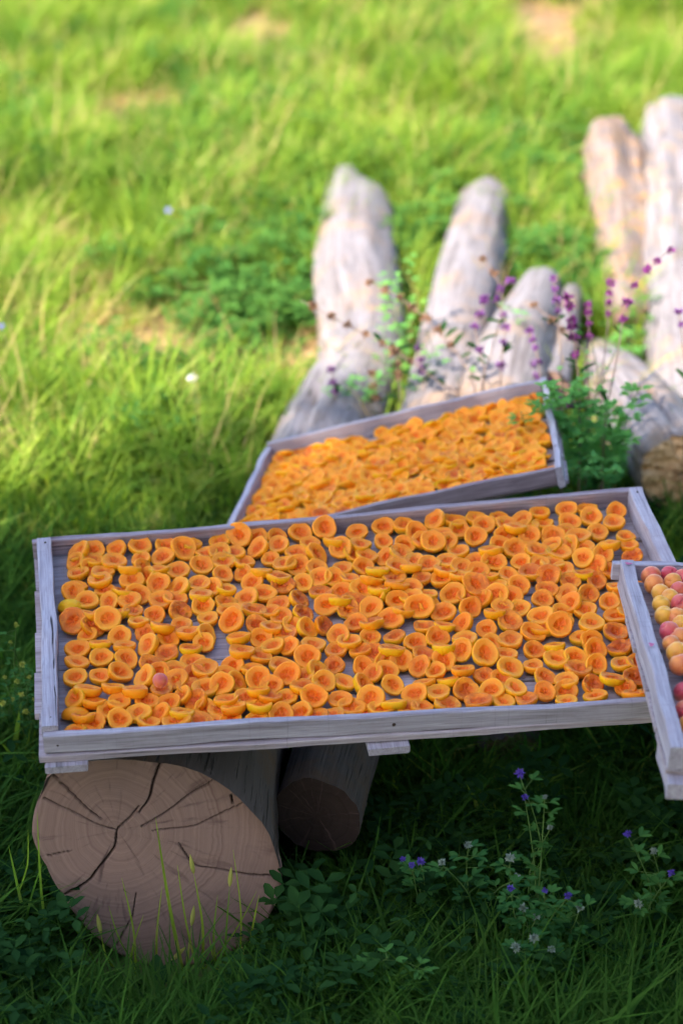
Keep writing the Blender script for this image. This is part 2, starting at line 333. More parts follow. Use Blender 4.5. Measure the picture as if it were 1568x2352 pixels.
def make_log(label, pts, rads, near='face', far='face', seed=0, group='barkless logs lying side by side', knots=3, rough=1.0, outline=None, face_fn=None, mat=None, slant=0, fmat=None, bmat=None):
    r_ = np.random.default_rng(seed); n, ns = 70, 44
    path = smooth_path(pts, n); rad = np.interp(np.linspace(0, 1, n), np.linspace(0, 1, len(rads)), rads)
    for p, q in zip(path[::3], rad[::3]): LOGS_AXES.append((p, q))
    a = np.linspace(0, 2 * math.pi, ns, endpoint=False); L = np.linspace(0, 1, n)
    wob = np.ones((n, ns))
    for k, amp in ((2, .05), (3, .035), (5, .02), (8, .012)):
        ph = r_.random() * 6 + L[:, None] * r_.uniform(-2, 2); wob += amp * rough * np.sin(k * a[None] + ph) * (.6 + .4 * np.sin(L[:, None] * 6 + r_.random() * 6))
    wob += rough * .03 * (r_.random((1, ns)) - .5) + rough * .012 * (r_.random((n, ns)) - .5)
    wob += rough * .07 * (vnoise(a[None] * 2.2 + seed + 0 * L[:, None], L[:, None] * np.linalg.norm(path[-1] - path[0]) * 7, 1, 0) - .5) + rough * .03 * (vnoise(a[None] * 7 + seed + 0 * L[:, None], L[:, None] * 40, 1, 1) - .5)
    for _ in range(2 + knots):    # drying splits running along the grain
        c = r_.integers(0, ns); l0 = r_.uniform(0, .7); m = (L > l0) & (L < l0 + r_.uniform(.15, .4)); wob[m, c] -= .20
    for _ in range(knots):
        c = r_.uniform(0, 6.28); l0 = r_.uniform(.1, .9)
        da = (a[None] - c + math.pi) % (2 * math.pi) - math.pi; wob += .13 * np.exp(-(da / .28) ** 2 - ((L[:, None] - l0) / .02) ** 2)
    if outline is not None:
        f0 = np.interp(L, [0, .22], [1, 0])[:, None]; wob = wob * (1 - f0) + outline(a)[None] * f0
    if near == 'broken': wob[0] *= .9 ; wob[1] *= .97
    if far == 'broken' or far == 'face': wob[-1] *= .93
    V, Fc = tube(path, rad, ns, False, wob)
    Vn = V.reshape(n, ns, 3)
    if near == 'broken': Vn[0] += (path[0] - path[2])[None] / np.linalg.norm(path[0] - path[2]) * (r_.random((ns, 1)) - .3) * rads[0] * .25
    if far == 'broken': jg = (r_.random((ns, 1)) - .5) * .6 + (np.sin(a * 2 + seed) + np.sin(a * 3 + seed * 2))[:, None] * .25; Vn[-1] += (path[-1] - path[-3])[None] / np.linalg.norm(path[-1] - path[-3]) * jg * rads[-1] * .9
    if slant:
        dd_ = (path[-1] - path[-3]) / np.linalg.norm(path[-1] - path[-3])
        for q_, f_ in ((-1, 1), (-2, .6), (-3, .3)): Vn[q_] += dd_ * ((path[-1][0] - Vn[q_][:, :1]) * slant * f_)
    V = Vn.reshape(-1, 3)
    seg = np.r_[0, np.cumsum(np.linalg.norm(np.diff(path, axis=0), axis=1))]
    uv = np.c_[np.tile(np.minimum(a, 2 * math.pi - a), n) * .16, np.repeat(seg, ns)]
    base = path[0].copy(); base[2] -= rad[0]
    root = empty('log', base, label, 'log', group)
    mesh_obj('log_side', V, Fc, mat or LOGM, root, uv=uv)
    for which, mode in ((0, near), (-1, far)):
        ring = Vn[which]; c = ring.mean(0); d = path[0] - path[2] if which == 0 else path[-1] - path[-3]; d /= np.linalg.norm(d)
        if which == 0 and face_fn: face_fn(root, ring, c, d); continue
        nr = 9; vs = [c + d * .0]; fs = []; at = [(0, 0, 0)]
        off = (ring - c)
        for k in range(1, nr + 1):
            t = k / nr; jag = (r_.random((ns, 1)) - .5) * ((.30 if which == -1 else .16) * rads[which] if mode == 'broken' else .006) * (0 if k == nr else 1)
            vs += list(c + off * t * (1 if k < nr else .999) + d * jag + (d * .12 * rads[which] * (1 - t) if mode == 'broken' else 0))
            at += [(np.linalg.norm(o) * t, s / ns, 0) for s, o in enumerate(off)]
        for s in range(ns):
            s2 = (s + 1) % ns; fs.append((0, 1 + s, 1 + s2) if which == -1 else (0, 1 + s2, 1 + s))
            for k in range(nr - 1):
                a0, a1, b0, b1 = 1 + k * ns + s, 1 + k * ns + s2, 1 + (k + 1) * ns + s, 1 + (k + 1) * ns + s2
                fs.append((a0, b0, b1, a1) if which == -1 else (a0, a1, b1, b0))
        mesh_obj('cut_face' if mode == 'face' else 'broken_end', vs, fs, (fmat or FACEM) if mode == 'face' else (bmat or BROKEN), root, attrs={'face': np.array(at)}, smooth=(mode == 'face'))
    return root

def c6(x, y): return (x / 1.96) * .98, (1700 + y / 1.96) * .98       # crop measurements of the big cut face
FP = at_y(360, 1960, 3.27); tilt = R(9); FN = np.array([.03, -math.cos(tilt), math.sin(tilt)]); FN /= np.linalg.norm(FN)
FX = np.cross([0, 0, 1.], -FN); FX = -FX / np.linalg.norm(FX); FX = FX if FX[0] > 0 else -FX
FZ = np.cross(FX, -FN); FZ = FZ if FZ[2] > 0 else -FZ
def face_uv(x, y):
    p = on_plane(*c6(x, y), FP, FN) - FC; return np.array([p @ FX, p @ FZ])
FC = on_plane(*c6(720, 600), FP, FN)
OUT = [(230, 200), (200, 290), (160, 390), (147, 500), (170, 570), (215, 650), (280, 770), (330, 850), (380, 915), (460, 990), (600, 1080), (750, 1110), (950, 1090), (1130, 1005), (1230, 890), (1280, 790), (1297, 650), (1270, 560), (1230, 420), (1150, 320), (1080, 240), (1000, 180), (880, 125), (700, 105), (500, 110), (340, 140)]
ouv = np.array([face_uv(*p) for p in OUT]); oang = np.arctan2(ouv[:, 1], ouv[:, 0]) % (2 * math.pi); orad = np.hypot(ouv[:, 0], ouv[:, 1]); od = np.argsort(oang)
oang, orad = oang[od], orad[od]
def outrad(a): return np.interp(np.asarray(a) % (2 * math.pi), np.r_[oang[-1] - 2 * math.pi, oang, oang[0] + 2 * math.pi], np.r_[orad[-1], orad, orad[0]])
R1 = float(orad.mean())
CR = [([(745, 150), (705, 260), (685, 335), (640, 400)], 10, 4), ([(640, 370), (590, 430), (540, 480), (525, 560), (450, 660), (400, 720), (285, 785)], 3, 11), ([(245, 228), (330, 310), (400, 380), (465, 430)], 4, 5),
      ([(205, 335), (320, 390), (440, 450), (540, 480)], 3.5, 2), ([(1030, 215), (960, 265), (880, 310), (760, 400), (650, 465)], 3.5, 3), ([(1160, 335), (960, 430), (880, 462), (700, 482)], 3, 2),
      ([(1305, 692), (1150, 685), (980, 655), (890, 635), (820, 540)], 6, 2.5), ([(625, 770), (610, 870), (580, 930), (535, 1010)], 1.4, 2.6), ([(1062, 325), (1068, 355)], 6, 5),
      ([(215, 600), (330, 575)], 1.5, 1)]
def big_face(root, ring, c, d):
    nr, ns = 110, 480; a = np.linspace(0, 2 * math.pi, ns, endpoint=False); orr = outrad(a)
    t = np.linspace(0, 1, nr + 1)[1:]
    U = (t[:, None] * orr[None] * np.cos(a)[None]).ravel(); V_ = (t[:, None] * orr[None] * np.sin(a)[None]).ravel()
    U = np.r_[0, U]; V_ = np.r_[0, V_]
    ck = np.zeros(len(U)); sc = np.linalg.norm(face_uv(721, 600) - face_uv(720, 600))
    for pl, w0, w1 in CR:
        P = np.array([face_uv(*p) for p in pl]); P = smooth_path(P, len(P) * 8); P = P + (rng.random(P.shape) - .5) * sc * 1.6
        W = np.linspace(w0, w1, len(P)) * sc * .38
        for k in range(len(P) - 1):
            A, B = P[k], P[k + 1]; ab = B - A; tt = np.clip(((U - A[0]) * ab[0] + (V_ - A[1]) * ab[1]) / (ab @ ab + 1e-12), 0, 1)
            dd = np.hypot(U - A[0] - tt * ab[0], V_ - A[1] - tt * ab[1]); ck = np.maximum(ck, np.clip(1.5 - dd / (W[k] + .0004), 0, 1))
    pith = face_uv(540, 480); rr = np.hypot(U - pith[0], V_ - pith[1]); aa = (np.arctan2(V_ - pith[1], U - pith[0]) / (2 * math.pi)) % 1
    edge = np.r_[0, np.repeat(t, ns)]
    dz = -ck * .014 - .004 * sstep(.975, 1, edge) + .0012 * vnoise(U * 60, V_ * 60, 1, 1)
    P3 = FC + np.outer(U, FX) + np.outer(V_, FZ) + np.outer(dz, FN)
    fs = [(0, 1 + s, 1 + (s + 1) % ns) for s in range(ns)]
    for k in range(nr - 1):
        for s in range(ns): s2 = (s + 1) % ns; fs.append((1 + k * ns + s, 1 + (k + 1) * ns + s, 1 + (k + 1) * ns + s2, 1 + k * ns + s2))
    # collar joining the traced outline to the log side
    base = len(P3); m = len(ring); last = 1 + (nr - 1) * ns
    mesh_obj('cut_face', P3, fs, FACEM, root, attrs={'face': np.c_[rr, aa, ck]})
def ol(a):   # tube angle: cos -> u = T x up, sin -> v
    return outrad(a) / R1
# big log: the trail of its axis, near to far
a0 = FC + FN * -.004
make_log('thick log with a big cracked pinkish sawn end under the near tray corner', [a0, a0 + [0.035, .35, .03], (-.17, 4.0, .06), (-.12, 4.3, .07)], [R1, .18, .145, .13], seed=3, knots=1, outline=lambda a: ol(a), face_fn=big_face, rough=.8, mat=SHADELOG)
make_log('leftmost pale log, widest behind the small tray, with a pointed far end', [(-.08, 4.55, .10), at_y(770, 985, 5.15), at_y(832, 830, 5.55), at_y(815, 650, 6.1), at_y(822, 475, 6.85)], [.125, .14, .118, .125, .112], seed=4, knots=3, far='broken', rough=1.1, slant=2.0)
make_log('dark shaded log whose small cracked end shows beside the big sawn log', [at_y(728, 1875, 3.40), (.03, 3.9, .05), (.10, 4.35, .07)], [.076, .085, .085], seed=6, knots=2, mat=SHADELOG, fmat=FACED)
make_log('middle pale log rising behind the small tray', [(.15, 4.5, .10), at_y(1020, 930, 5.1), at_y(1062, 700, 5.8), at_y(1108, 470, 6.8)], [.09, .102, .098, .084], seed=5, knots=4, rough=1.2, slant=-.5, far='broken')
make_log('log stump coloured dark for the shade under the middle of the big tray', [at_y(1170, 1740, 3.80), (.30, 4.35, .02)], [.068, .075], seed=7, near='broken', mat=SHADELOG, bmat=BROKEND)
make_log('pale wedge shaped log right behind the small tray', [(.33, 4.7, .10), at_y(1165, 870, 5.15), at_y(1205, 760, 5.5), at_y(1248, 655, 5.95)], [.105, .105, .082, .052], seed=8, far='broken', knots=2, rough=1.2)
make_log('thin grey pole log beside the wedge shaped log', [at_y(1262, 900, 5.1), at_y(1290, 780, 5.5), at_y(1314, 675, 5.9)], [.05, .042, .030], seed=9, knots=1, far='broken')
make_log('grey log with a crumbling orange broken end above the crate', [at_y(1564, 1084, 4.60), at_y(1490, 985, 4.95), at_y(1410, 890, 5.35), at_y(1365, 840, 5.7)], [.099, .105, .095, .075], seed=12, near='broken', knots=2, rough=.7)
make_log('longest pale log along the right edge of the picture', [at_y(1600, 1000, 5.05), at_y(1580, 900, 5.3), at_y(1572, 700, 5.9), at_y(1548, 480, 6.7), at_y(1536, 285, 7.6)], [.10, .105, .122, .125, .105], seed=15, knots=3, rough=1.5, mat=PALELOG, far='broken', slant=-.4)
make_log('ragged log with splintered orange top left of the longest log', [at_y(1470, 760, 5.75), at_y(1440, 600, 6.3), at_y(1424, 450, 6.8), at_y(1412, 345, 7.2)], [.080, .100, .115, .105], seed=18, far='broken', knots=5, rough=2.8, mat=WARMLOG)

# ------------------------------------------------------------------ boards
def board(name, A, B, up, w_, h_, mat, parent, amp=.0017, ch=.0016, seg=None, taper=0):
    """box with its long axis A->B (centre line), width across, height along up"""
    A = np.asarray(A, float); B = np.asarray(B, float); L = np.linalg.norm(B - A); x = (B - A) / L
    z = np.asarray(up, float); z = z - x * (z @ x); z /= np.linalg.norm(z); y = np.cross(z, x)
    seg = seg or max(4, int(L / .035)); hw, hh = w_ / 2, h_ / 2; ch = min(ch, hw * .5, hh * .5)
    prof = np.array([(-hw + ch, -hh), (hw - ch, -hh), (hw, -hh + ch), (hw, hh - ch), (hw - ch, hh), (-hw + ch, hh), (-hw, hh - ch), (-hw, -hh + ch)])
    V = []; ph = rng.random(6) * 6
    for k in range(seg + 1):
        t = k / seg; X_ = (t - .5) * L
        dy = amp * math.sin(t * 7 + ph[0]) + amp * .5 * math.sin(t * 19 + ph[1]); dz = amp * math.sin(t * 5 + ph[2]) + amp * .6 * math.sin(t * 23 + ph[3])
        e = .985 if k in (0, seg) else 1
        jit = (rng.random((8, 2)) - .5) * amp * .9
        for (py_, pz_), jt in zip(prof, jit): V.append((X_, py_ * e + dy + jt[0], pz_ * e * (1 - taper * t) + dz + jt[1]))
    Fc = []
    for k in range(seg):
        for s in range(8): s2 = (s + 1) % 8; Fc.append((k * 8 + s, (k + 1) * 8 + s, (k + 1) * 8 + s2, k * 8 + s2))
    Fc.append(tuple(range(8))); Fc.append(tuple(seg * 8 + s for s in range(8))[::-1])
    Fc = [f[::-1] for f in Fc]
    o = mesh_obj(name, V, Fc, mat, None, smooth=False)
    M = Matrix(((x[0], y[0], z[0], 0), (x[1], y[1], z[1], 0), (x[2], y[2], z[2], 0), (0, 0, 0, 1))); c = (A + B) / 2
    o.parent = parent; o.matrix_local = Matrix.Translation(Vector(c) - parent.location) @ M
    return o
class Tray:
    def __init__(s, BL, BR, FR, FL, n):
        s.BL, s.BR, s.FR, s.FL = map(np.asarray, (BL, BR, FR, FL)); s.n = n / np.linalg.norm(n)
        s.W = (np.linalg.norm(s.BR - s.BL) + np.linalg.norm(s.FR - s.FL)) / 2; s.D = (np.linalg.norm(s.FL - s.BL) + np.linalg.norm(s.FR - s.BR)) / 2
    def P(s, u, v, w_=0.0, m=True):   # u, v in metres from the front left corner when m
        uu, vv = (u / s.W, v / s.D) if m else (u, v)
        return (s.FL * (1 - uu) + s.FR * uu) * (1 - vv) + (s.BL * (1 - uu) + s.BR * uu) * vv + s.n * w_
# ---- main tray
NM = np.array([0, math.tan(R(-8)), 1.0]); NM /= np.linalg.norm(NM); PM = CAM + .93 * np.array([0, 3.52, -2.1])
T1 = Tray(*[on_plane(x, y, PM, NM) for x, y in ((88, 1238), (1468, 1118), (1690, 1597), (100, 1694))], NM)
W1, D1, RH = T1.W, T1.D, .036
t1 = empty('drying_tray', T1.P(W1 / 2, D1 / 2, -.07), 'big weathered wooden tray filled with halved apricots resting on logs', 'tray')
def tray_floor(T, root, nsl, rh, th, mat, over=(.004, .012), gap=.006, prot=.006):
    vs = np.linspace(-prot, T.D + .004, nsl + 1); vs[1:-1] += (rng.random(nsl - 1) - .5) * .015
    for k in range(nsl):
        v0, v1 = vs[k] + gap / 2, vs[k + 1] - gap / 2; v = (v0 + v1) / 2; dw = rng.uniform(-.0015, .0005)
        board('floor_plank', T.P(-over[0] - rng.random() * over[1], v, -rh - th / 2 + dw), T.P(T.W + over[0] + rng.random() * over[1], v, -rh - th / 2 + dw + rng.uniform(-.001, .001)), T.n, v1 - v0, th, FLOORW, root, amp=.0011)
tray_floor(T1, t1, 5, RH + .0008, .0135, WOOD)
board('front_rail', T1.P(0, .007, -RH / 2), T1.P(W1 + .005, .007, -RH / 2), NM, .0135, RH, WOOD2, t1)
board('back_rail', T1.P(-.011, D1 - .007, -RH / 2), T1.P(W1 + .004, D1 - .007, -RH / 2), NM, .013, RH, WOOD, t1)
board('side_rail', T1.P(.0135, .0150, -.012), T1.P(.0135, D1 - .0142, -.012), NM, .026, .046, WOOD2, t1)
board('side_rail', T1.P(W1 - .014, .0150, -.012), T1.P(W1 - .014, D1 - .0142, -.012), NM, .026, .046, WOOD2, t1)
for u in (.035, W1 * .49, W1 * .93):
    board('runner', T1.P(u, -.016, -RH - .0225), T1.P(u, D1 + .01, -RH - .0225), NM, .07, .0145, WOOD2, t1)
def nail(T, root, u, v, w_, nrm, r=.0028):
    c = T.P(u, v, w_); nrm = np.asarray(nrm, float); nrm /= np.linalg.norm(nrm)
    V, Fc = tube([c - nrm * .003, c + nrm * .0006, c + nrm * .0011], [r, r, r * .6], 10); mesh_obj('nail', V, Fc, NAIL, root, smooth=False)
FV = T1.FL - T1.BL; FV = FV / np.linalg.norm(FV)
for u in (.022, W1 * .5, W1 * .83): nail(T1, t1, u, 0.0, -.018, FV, .0032)
for u, v in ((.0135, .04), (.0135, D1 - .03), (.0135, D1 * .5), (W1 - .014, D1 - .03), (W1 - .014, D1 * .5)): nail(T1, t1, u, v, .0105, NM, .002)

# ---- small back tray
NBk = np.array([math.tan(R(-14)), math.tan(R(2)), 1.0]); NBk /= np.linalg.norm(NBk); PB = CAM + .93 * 1.035 * np.array([.12, 4.45, -2.05])
T2 = Tray(*[on_plane(x, y, PB, NBk) for x, y in ((612, 1020), (1256, 872), (1292, 1071), (503, 1234))], NBk)
W2, D2, RH2 = T2.W, T2.D, .036
t2 = empty('drying_tray', T2.P(W2 / 2, D2 / 2, -.05), 'smaller tilted wooden tray of shrivelled drying apricots behind the big tray', 'tray')
tray_floor(T2, t2, 4, RH2 + .0008, .010, WOOD, over=(.002, .004), prot=-.012)
board('front_rail', T2.P(0.0, .006, -RH2 / 2 - .001), T2.P(W2 - .016, .006, -RH2 / 2 - .001), NBk, .011, RH2, WOOD, t2)
board('back_rail', T2.P(.004, D2 - .006, -RH2 / 2 + .003), T2.P(W2 - .014, D2 - .006, -RH2 / 2 + .003), NBk, .011, RH2 + .006, WOOD2, t2)
board('side_rail', T2.P(.0075, .0125, -RH2 / 2 - .002), T2.P(.0075, D2 - .0125, -RH2 / 2 - .002), NBk, .014, RH2, WOOD2, t2)
board('side_rail', T2.P(W2 - .0075, -.006, -RH2 / 2 - .001), T2.P(W2 - .0075, D2 + .006, -RH2 / 2 - .001), NBk, .013, RH2 + .01, WOOD2, t2)
for v in (.1, D2 - .06):
    nail(T2, t2, W2 - .0075, v, .0035, NBk, .0018)

# ---- fruit crate at the right
NC = np.array([math.tan(R(3)), math.tan(R(-1)), 1.0]); NC /= np.linalg.norm(NC); ZC = .515
bl = at_z(1424, 1292, ZC); pl = lambda x, y: on_plane(x, y, bl, NC)
fl = pl(1539, 1722); dv = fl - bl; du = np.cross(NC, dv); du = du / np.linalg.norm(du); du = du if du[0] > 0 else -du
CW = .52; T3 = Tray(bl, bl + du * CW, fl + du * CW, fl, NC); W3, D3, RH3 = T3.W, T3.D, .036
t3 = empty('fruit_crate', T3.P(W3 / 2, D3 / 2, -.09), 'grey wooden crate of whole blushed apricots propped on the big tray corner', 'crate')
tray_floor(T3, t3, 5, RH3 + .0008, .010, WOOD, over=(.0, .003), prot=0)
board('side_rail', T3.P(.0115, -.004, -RH3 / 2 + .004), T3.P(.0115, D3 - .001, -RH3 / 2 + .004), NC, .023, RH3 + .006, WOOD2, t3)
board('side_rail', T3.P(W3 - .0115, 0, -RH3 / 2), T3.P(W3 - .0115, D3, -RH3 / 2), NC, .023, RH3, WOOD2, t3)
board('back_rail', T3.P(-.012, D3 + .008, -RH3 / 2 - .002), T3.P(W3, D3 + .008, -RH3 / 2 - .002), NC, .0145, RH3 - .004, WOOD2, t3)
board('front_rail', T3.P(.024, .008, -RH3 / 2 - .002), T3.P(W3, .008, -RH3 / 2 - .002), NC, .0145, RH3 - .004, WOOD2, t3)
board('foot', T3.P(.016, -.02, -.060), T3.P(.016, .09, -.060), NC, .034, .026, WOOD2, t3)
board('foot', T3.P(W3 - .014, -.02, -.060), T3.P(W3 - .014, .09, -.060), NC, .03, .026, WOOD2, t3)
def stain(T, root, u, v, w_, rx, ry):
    a = np.linspace(0, 2 * math.pi, 14, endpoint=False); c = T.P(u, v, w_); U_ = (T.FR - T.FL) / T.W; V_ = (T.BL - T.FL) / T.D
    rr = 1 + .25 * np.sin(a * 3 + u * 90) + .12 * np.sin(a * 5)
    mesh_obj('juice_stain', [c] + [c + U_ * rx * math.cos(t) * k + V_ * ry * math.sin(t) * k for t, k in zip(a, rr)], [(0, 1 + i, 1 + (i + 1) % 14) for i in range(14)], JUICE, root)
JUICE = mat_plain('juice_stain', (.50, .10, .22), .6)
stain(T3, t3, .011, D3 * .50, .0098, .004, .006); stain(T3, t3, .010, D3 * .965, .0098, .006, .004)

# ------------------------------------------------------------------ apricot half meshes
def half_mesh(seed, nr=18, ns=30, dried=False):
    """unit radius, cut face up (+z at 0), rounded side down"""
    g = np.random.default_rng(seed); a = np.linspace(0, 2 * math.pi, ns, endpoint=False)
    cavr = g.uniform(.40, .56); cavd = g.uniform(.26, .42)
    prof = [(0.0, -cavd, 1, 1.0), (cavr * .3, -cavd * .97, 1, 1.0), (cavr * .6, -cavd * .82, 1, .95), (cavr * .85, -cavd * .50, 1, .8), (cavr, -cavd * .24, 1, .58), (cavr * 1.15, -.085, 1, .42), (.70, -.045, 1, .26), (.77, -.022, 1, .15), (.85, -.0, 1, .05), (.90, .0, 1, 0), (.95, -.02, 1, 0), (.985, -.065, .4, 0),
            (1.0, -.17, 0, 0), (.985, -.30, 0, 0), (.93, -.46, 0, 0), (.83, -.61, 0, 0), (.68, -.73, 0, 0), (.48, -.82, 0, 0), (.25, -.865, 0, 0), (0, -.88, 0, 0)]
    el = g.uniform(1.0, 1.12); out = 1 + .045 * np.sin(2 * a + g.random() * 6) + .035 * np.sin(3 * a + g.random() * 6) + .010 * np.sin(6 * a + g.random() * 6)
    out = out + .06 * np.exp(-(((a + math.pi) % (2 * math.pi) - math.pi) / .25) ** 2)      # pointed tip
    out = out - .07 * np.exp(-((a - math.pi) / .18) ** 2)                                # stem notch
    ce = 1 + .16 * np.cos(2 * a)                                                          # stone is longer than wide
    fold = g.uniform(-.12, .16) if not dried else g.uniform(-.3, .5); fd = g.random() * math.pi
    rag = g.random(ns) * .04
    V = []; Zn = []
    for (r, z, f, c) in prof:
        pts = 1 if r == 0 else ns
        for k in range(pts):
            t = a[k]; rr = r * out[k] * ((ce[k] if f == 1 and r < .5 else 1) if r > 0 else 1)
            x, y = rr * math.cos(t) * el, rr * math.sin(t)
            zz = z
            if f > 0 and r > .5: zz += .035 * math.sin(3 * t + seed) + rag[k] * (r > .8)
            if f == 1 and r < .5: zz += .05 * math.sin(5 * t + seed * 2) * c
            s = x * math.cos(fd) + y * math.sin(fd)
            zz += fold * (s * s - .4) * .6
            if dried: zz += .08 * math.sin(4 * t + seed) * r; zz *= .7
            V.append((x, y, zz)); Zn.append((f, c, 0))
    idx = []; p = 0
    for (r, *_r) in prof: idx.append((p, 1 if r == 0 else ns)); p += 1 if r == 0 else ns
    Fc = []
    for (p0, n0), (p1, n1) in zip(idx[:-1], idx[1:]):
        for s in range(ns):
            s2 = (s + 1) % ns
            if n0 == 1: Fc.append((p0, p1 + s, p1 + s2))
            elif n1 == 1: Fc.append((p0 + s, p1, p0 + s2))
            else: Fc.append((p0 + s, p1 + s, p1 + s2, p0 + s2))
    V = np.array(V); V += (g.random(V.shape) - .5) * .014
    return V, Fc, np.array(Zn, float)
HALVES = []
for k in range(30):
    V, Fc, Zn = half_mesh(100 + k); o = mesh_obj('apricot_half', V * .0205, Fc, FLESH, attrs={'zone': Zn}, link=False); HALVES.append(o.data)

def frame(nrm, spin):
    z = Vector(nrm).normalized(); x = Vector((1, 0, 0)); x = (x - z * x.dot(z)).normalized(); y = z.cross(x)
    c, s = math.cos(spin), math.sin(spin); xx = x * c + y * s; yy = z.cross(xx)
    return Matrix(((xx[0], yy[0], z[0], 0), (xx[1], yy[1], z[1], 0), (xx[2], yy[2], z[2], 0), (0, 0, 0, 1)))

C1 = """385 370 T;500 325 U;665 330 U;845 315 B;1035 305 B;1215 300 B;1400 290 B;360 430 L;505 415 B;655 435 B;845 410 U;1005 400 U;1170 360 V;1355 370 B
385 515 B;570 515 B;770 510 Y;870 540 T;980 505 Y;1125 510 U;1300 475 U;1450 430 B;380 610 B;545 580 B;725 650 S;580 640 B;1120 620 T;975 610 U;1275 600 B
315 745 D;450 715 U;610 725 U;835 680 U;1000 725 B;1290 690 S;1145 800 t;1305 765 U;470 830 S;690 810 S;790 800 B;950 825 U;1340 850 B
350 900 V;605 890 V;1020 930 S;455 970 B;830 880 S;875 955 U;695 990 U;1200 960 S;1340 970 T;550 1050 S;730 1060 S;1050 1000 B;385 1075 B;890 1060 T;1035 1110 U;1210 1080 Y;1405 1090 B
385 1180 B;560 1140 U;745 1150 U;925 1180 U;1230 1175 B;370 1290 U;550 1265 B;705 1250 T;865 1290 T;1110 1240 B;1325 1225 B;460 1390 S;650 1370 S;810 1400 S;1000 1370 B;1200 1350 B;1400 1355 V
345 1450 T;370 1540 D;510 1470 S;690 1470 B;895 1460 B;1050 1470 B;1250 1460 T;630 1530 U;830 1550 B;980 1550 T;1155 1550 S;1350 1500 U;440 1590 S;490 1620 U;695 1610 V;910 1620 S;1105 1620 B;1290 1600 B;1390 1610 B"""
C2 = """45 285 B;180 240 V;320 230 U;470 230 U;640 215 U;815 200 V;1055 210 U;1250 175 U;1410 165 B;155 365 B;320 340 L;475 320 U;710 295 B;890 295 S;1080 305 B;1250 285 U;30 370 B;420 410 B;615 370 U;770 380 T;930 360 V;1130 390 B;1265 395 y;1405 310 U
75 435 B;230 435 B;210 510 L;355 520 S;620 465 U;770 490 U;945 475 B;1110 475 U;1200 510 Y;1375 475 B;75 530 u;475 555 S;280 590 U;660 585 U;895 560 U;1000 560 S;1330 560 B;510 610 u;100 640 S;370 670 U;790 650 B;945 650 U;1095 640 U;1165 575 S;1220 650 S;1355 620 S
240 700 U;480 740 U;640 715 t;830 770 V;990 780 y;1155 785 U;1370 720 U;95 720 B;305 790 B;120 790 B;500 850 B;670 820 t;820 900 t;1045 890 U;1295 860 U;130 900 V;315 900 U;700 940 T;530 960 B;915 975 U;1150 990 U;1330 980 B;180 1000 S;350 1000 U;550 1065 L;735 1050 B;900 1085 B;1075 1090 B
210 1110 S;350 1125 B;500 1190 B;690 1160 V;885 1195 U;1105 1200 U;1310 1095 S;1480 1040 U;1380 1160 U;140 1190 U;290 1230 S;180 1310 T;330 1320 V;540 1300 V;780 1240 T;815 1340 V;960 1310 B;1120 1340 T;1280 1240 U;1320 1350 U
60 1350 V;420 1360 U;660 1370 S;240 1445 B;540 1430 B;740 1460 V;930 1450 B;1150 1460 V;90 1460 S;140 1530 S;340 1510 S;500 1560 U;630 1540 L;760 1560 B;880 1560 B;1010 1500 B;1230 1520 B;1350 1490 S;130 1590 B;320 1590 B;1470 1410 U;1430 1500 B;30 1500 B"""
C3 = """25 230 U;65 290 U;155 225 t;200 300 B;275 215 B;305 270 U;405 210 B;440 255 U;525 185 B;565 245 U;655 215 u;755 170 B;775 235 B;905 160 U;925 235 U;1020 150 B;1045 210 U;1190 165 u;1175 235 b;20 365 B;155 365 V;395 335 V;295 395 b;565 315 y;620 280 S;700 315 U;830 310 U;975 320 B;1085 290 U;1245 305 b;1260 360 b
475 400 S;620 385 y;745 395 B;865 400 B;1000 375 B;1145 370 S;1280 415 u;45 440 B;130 475 U;235 455 B;400 445 B;320 490 U;500 460 U;650 455 U;830 460 B;1000 450 V;1115 420 U;1150 500 B;15 490 S;90 545 B;200 555 B;310 550 S;410 510 U;460 540 S;580 530 B;700 520 B;800 560 V;890 500 B;1005 525 Y;1080 565 U;930 565 U;1190 600 S
30 600 B;120 640 B;265 645 y;395 610 V;640 610 V;515 660 V;775 670 U;905 640 U;1035 640 U;1150 690 B;15 660 B;75 735 V;210 745 U;370 730 V;645 720 U;885 735 U;760 770 U;1010 730 B;1190 760 B;500 755 S;105 820 B;220 820 Y;315 800 T;455 830 U;590 800 U;720 860 U;870 840 V;1050 810 B;1190 855 b
185 885 y;60 920 U;335 900 B;590 900 B;480 920 U;215 955 Y;840 935 S;1000 880 B;1040 900 U;100 980 B;310 980 V;730 950 U;570 980 B;450 1000 V;855 1010 B;960 1000 U;1075 960 U;1205 940 b;75 1050 U;215 1020 U;320 1080 S;720 1035 B;595 1065 U;445 1090 B;975 1060 B;1080 1040 y;1220 1030 B
105 1140 S;240 1125 Y;790 1110 U;905 1130 B;1165 1120 Y;1300 1110 b;185 1200 B;345 1180 U;480 1180 U;620 1170 B;785 1195 U;905 1190 U;1060 1150 u;1240 1165 B;50 1210 U;240 1260 B;405 1250 B;550 1240 B;680 1230 B;910 1235 B;1070 1215 B;1290 1215 S;1380 1200 S;70 1275 B"""
def parse(s, ox, oy, sc, lo_, hi):
    o = []
    for t in s.replace('\n', ';').split(';'):
        x, y, k = t.split(); x, y = ox + float(x) / sc, oy + float(y) / sc
        if lo_ <= x < hi: o.append([x * .98, y * .98, k])
    return o
SPOTS = parse(C1, 60, 1180, 3.136, 0, 505) + parse(C2, 500, 1180, 3.136, 503, 962) + parse(C3, 950, 1130, 2.412, 955, 1600)
PF = T1.P(W1 / 2, D1 / 2, -RH + .0165)
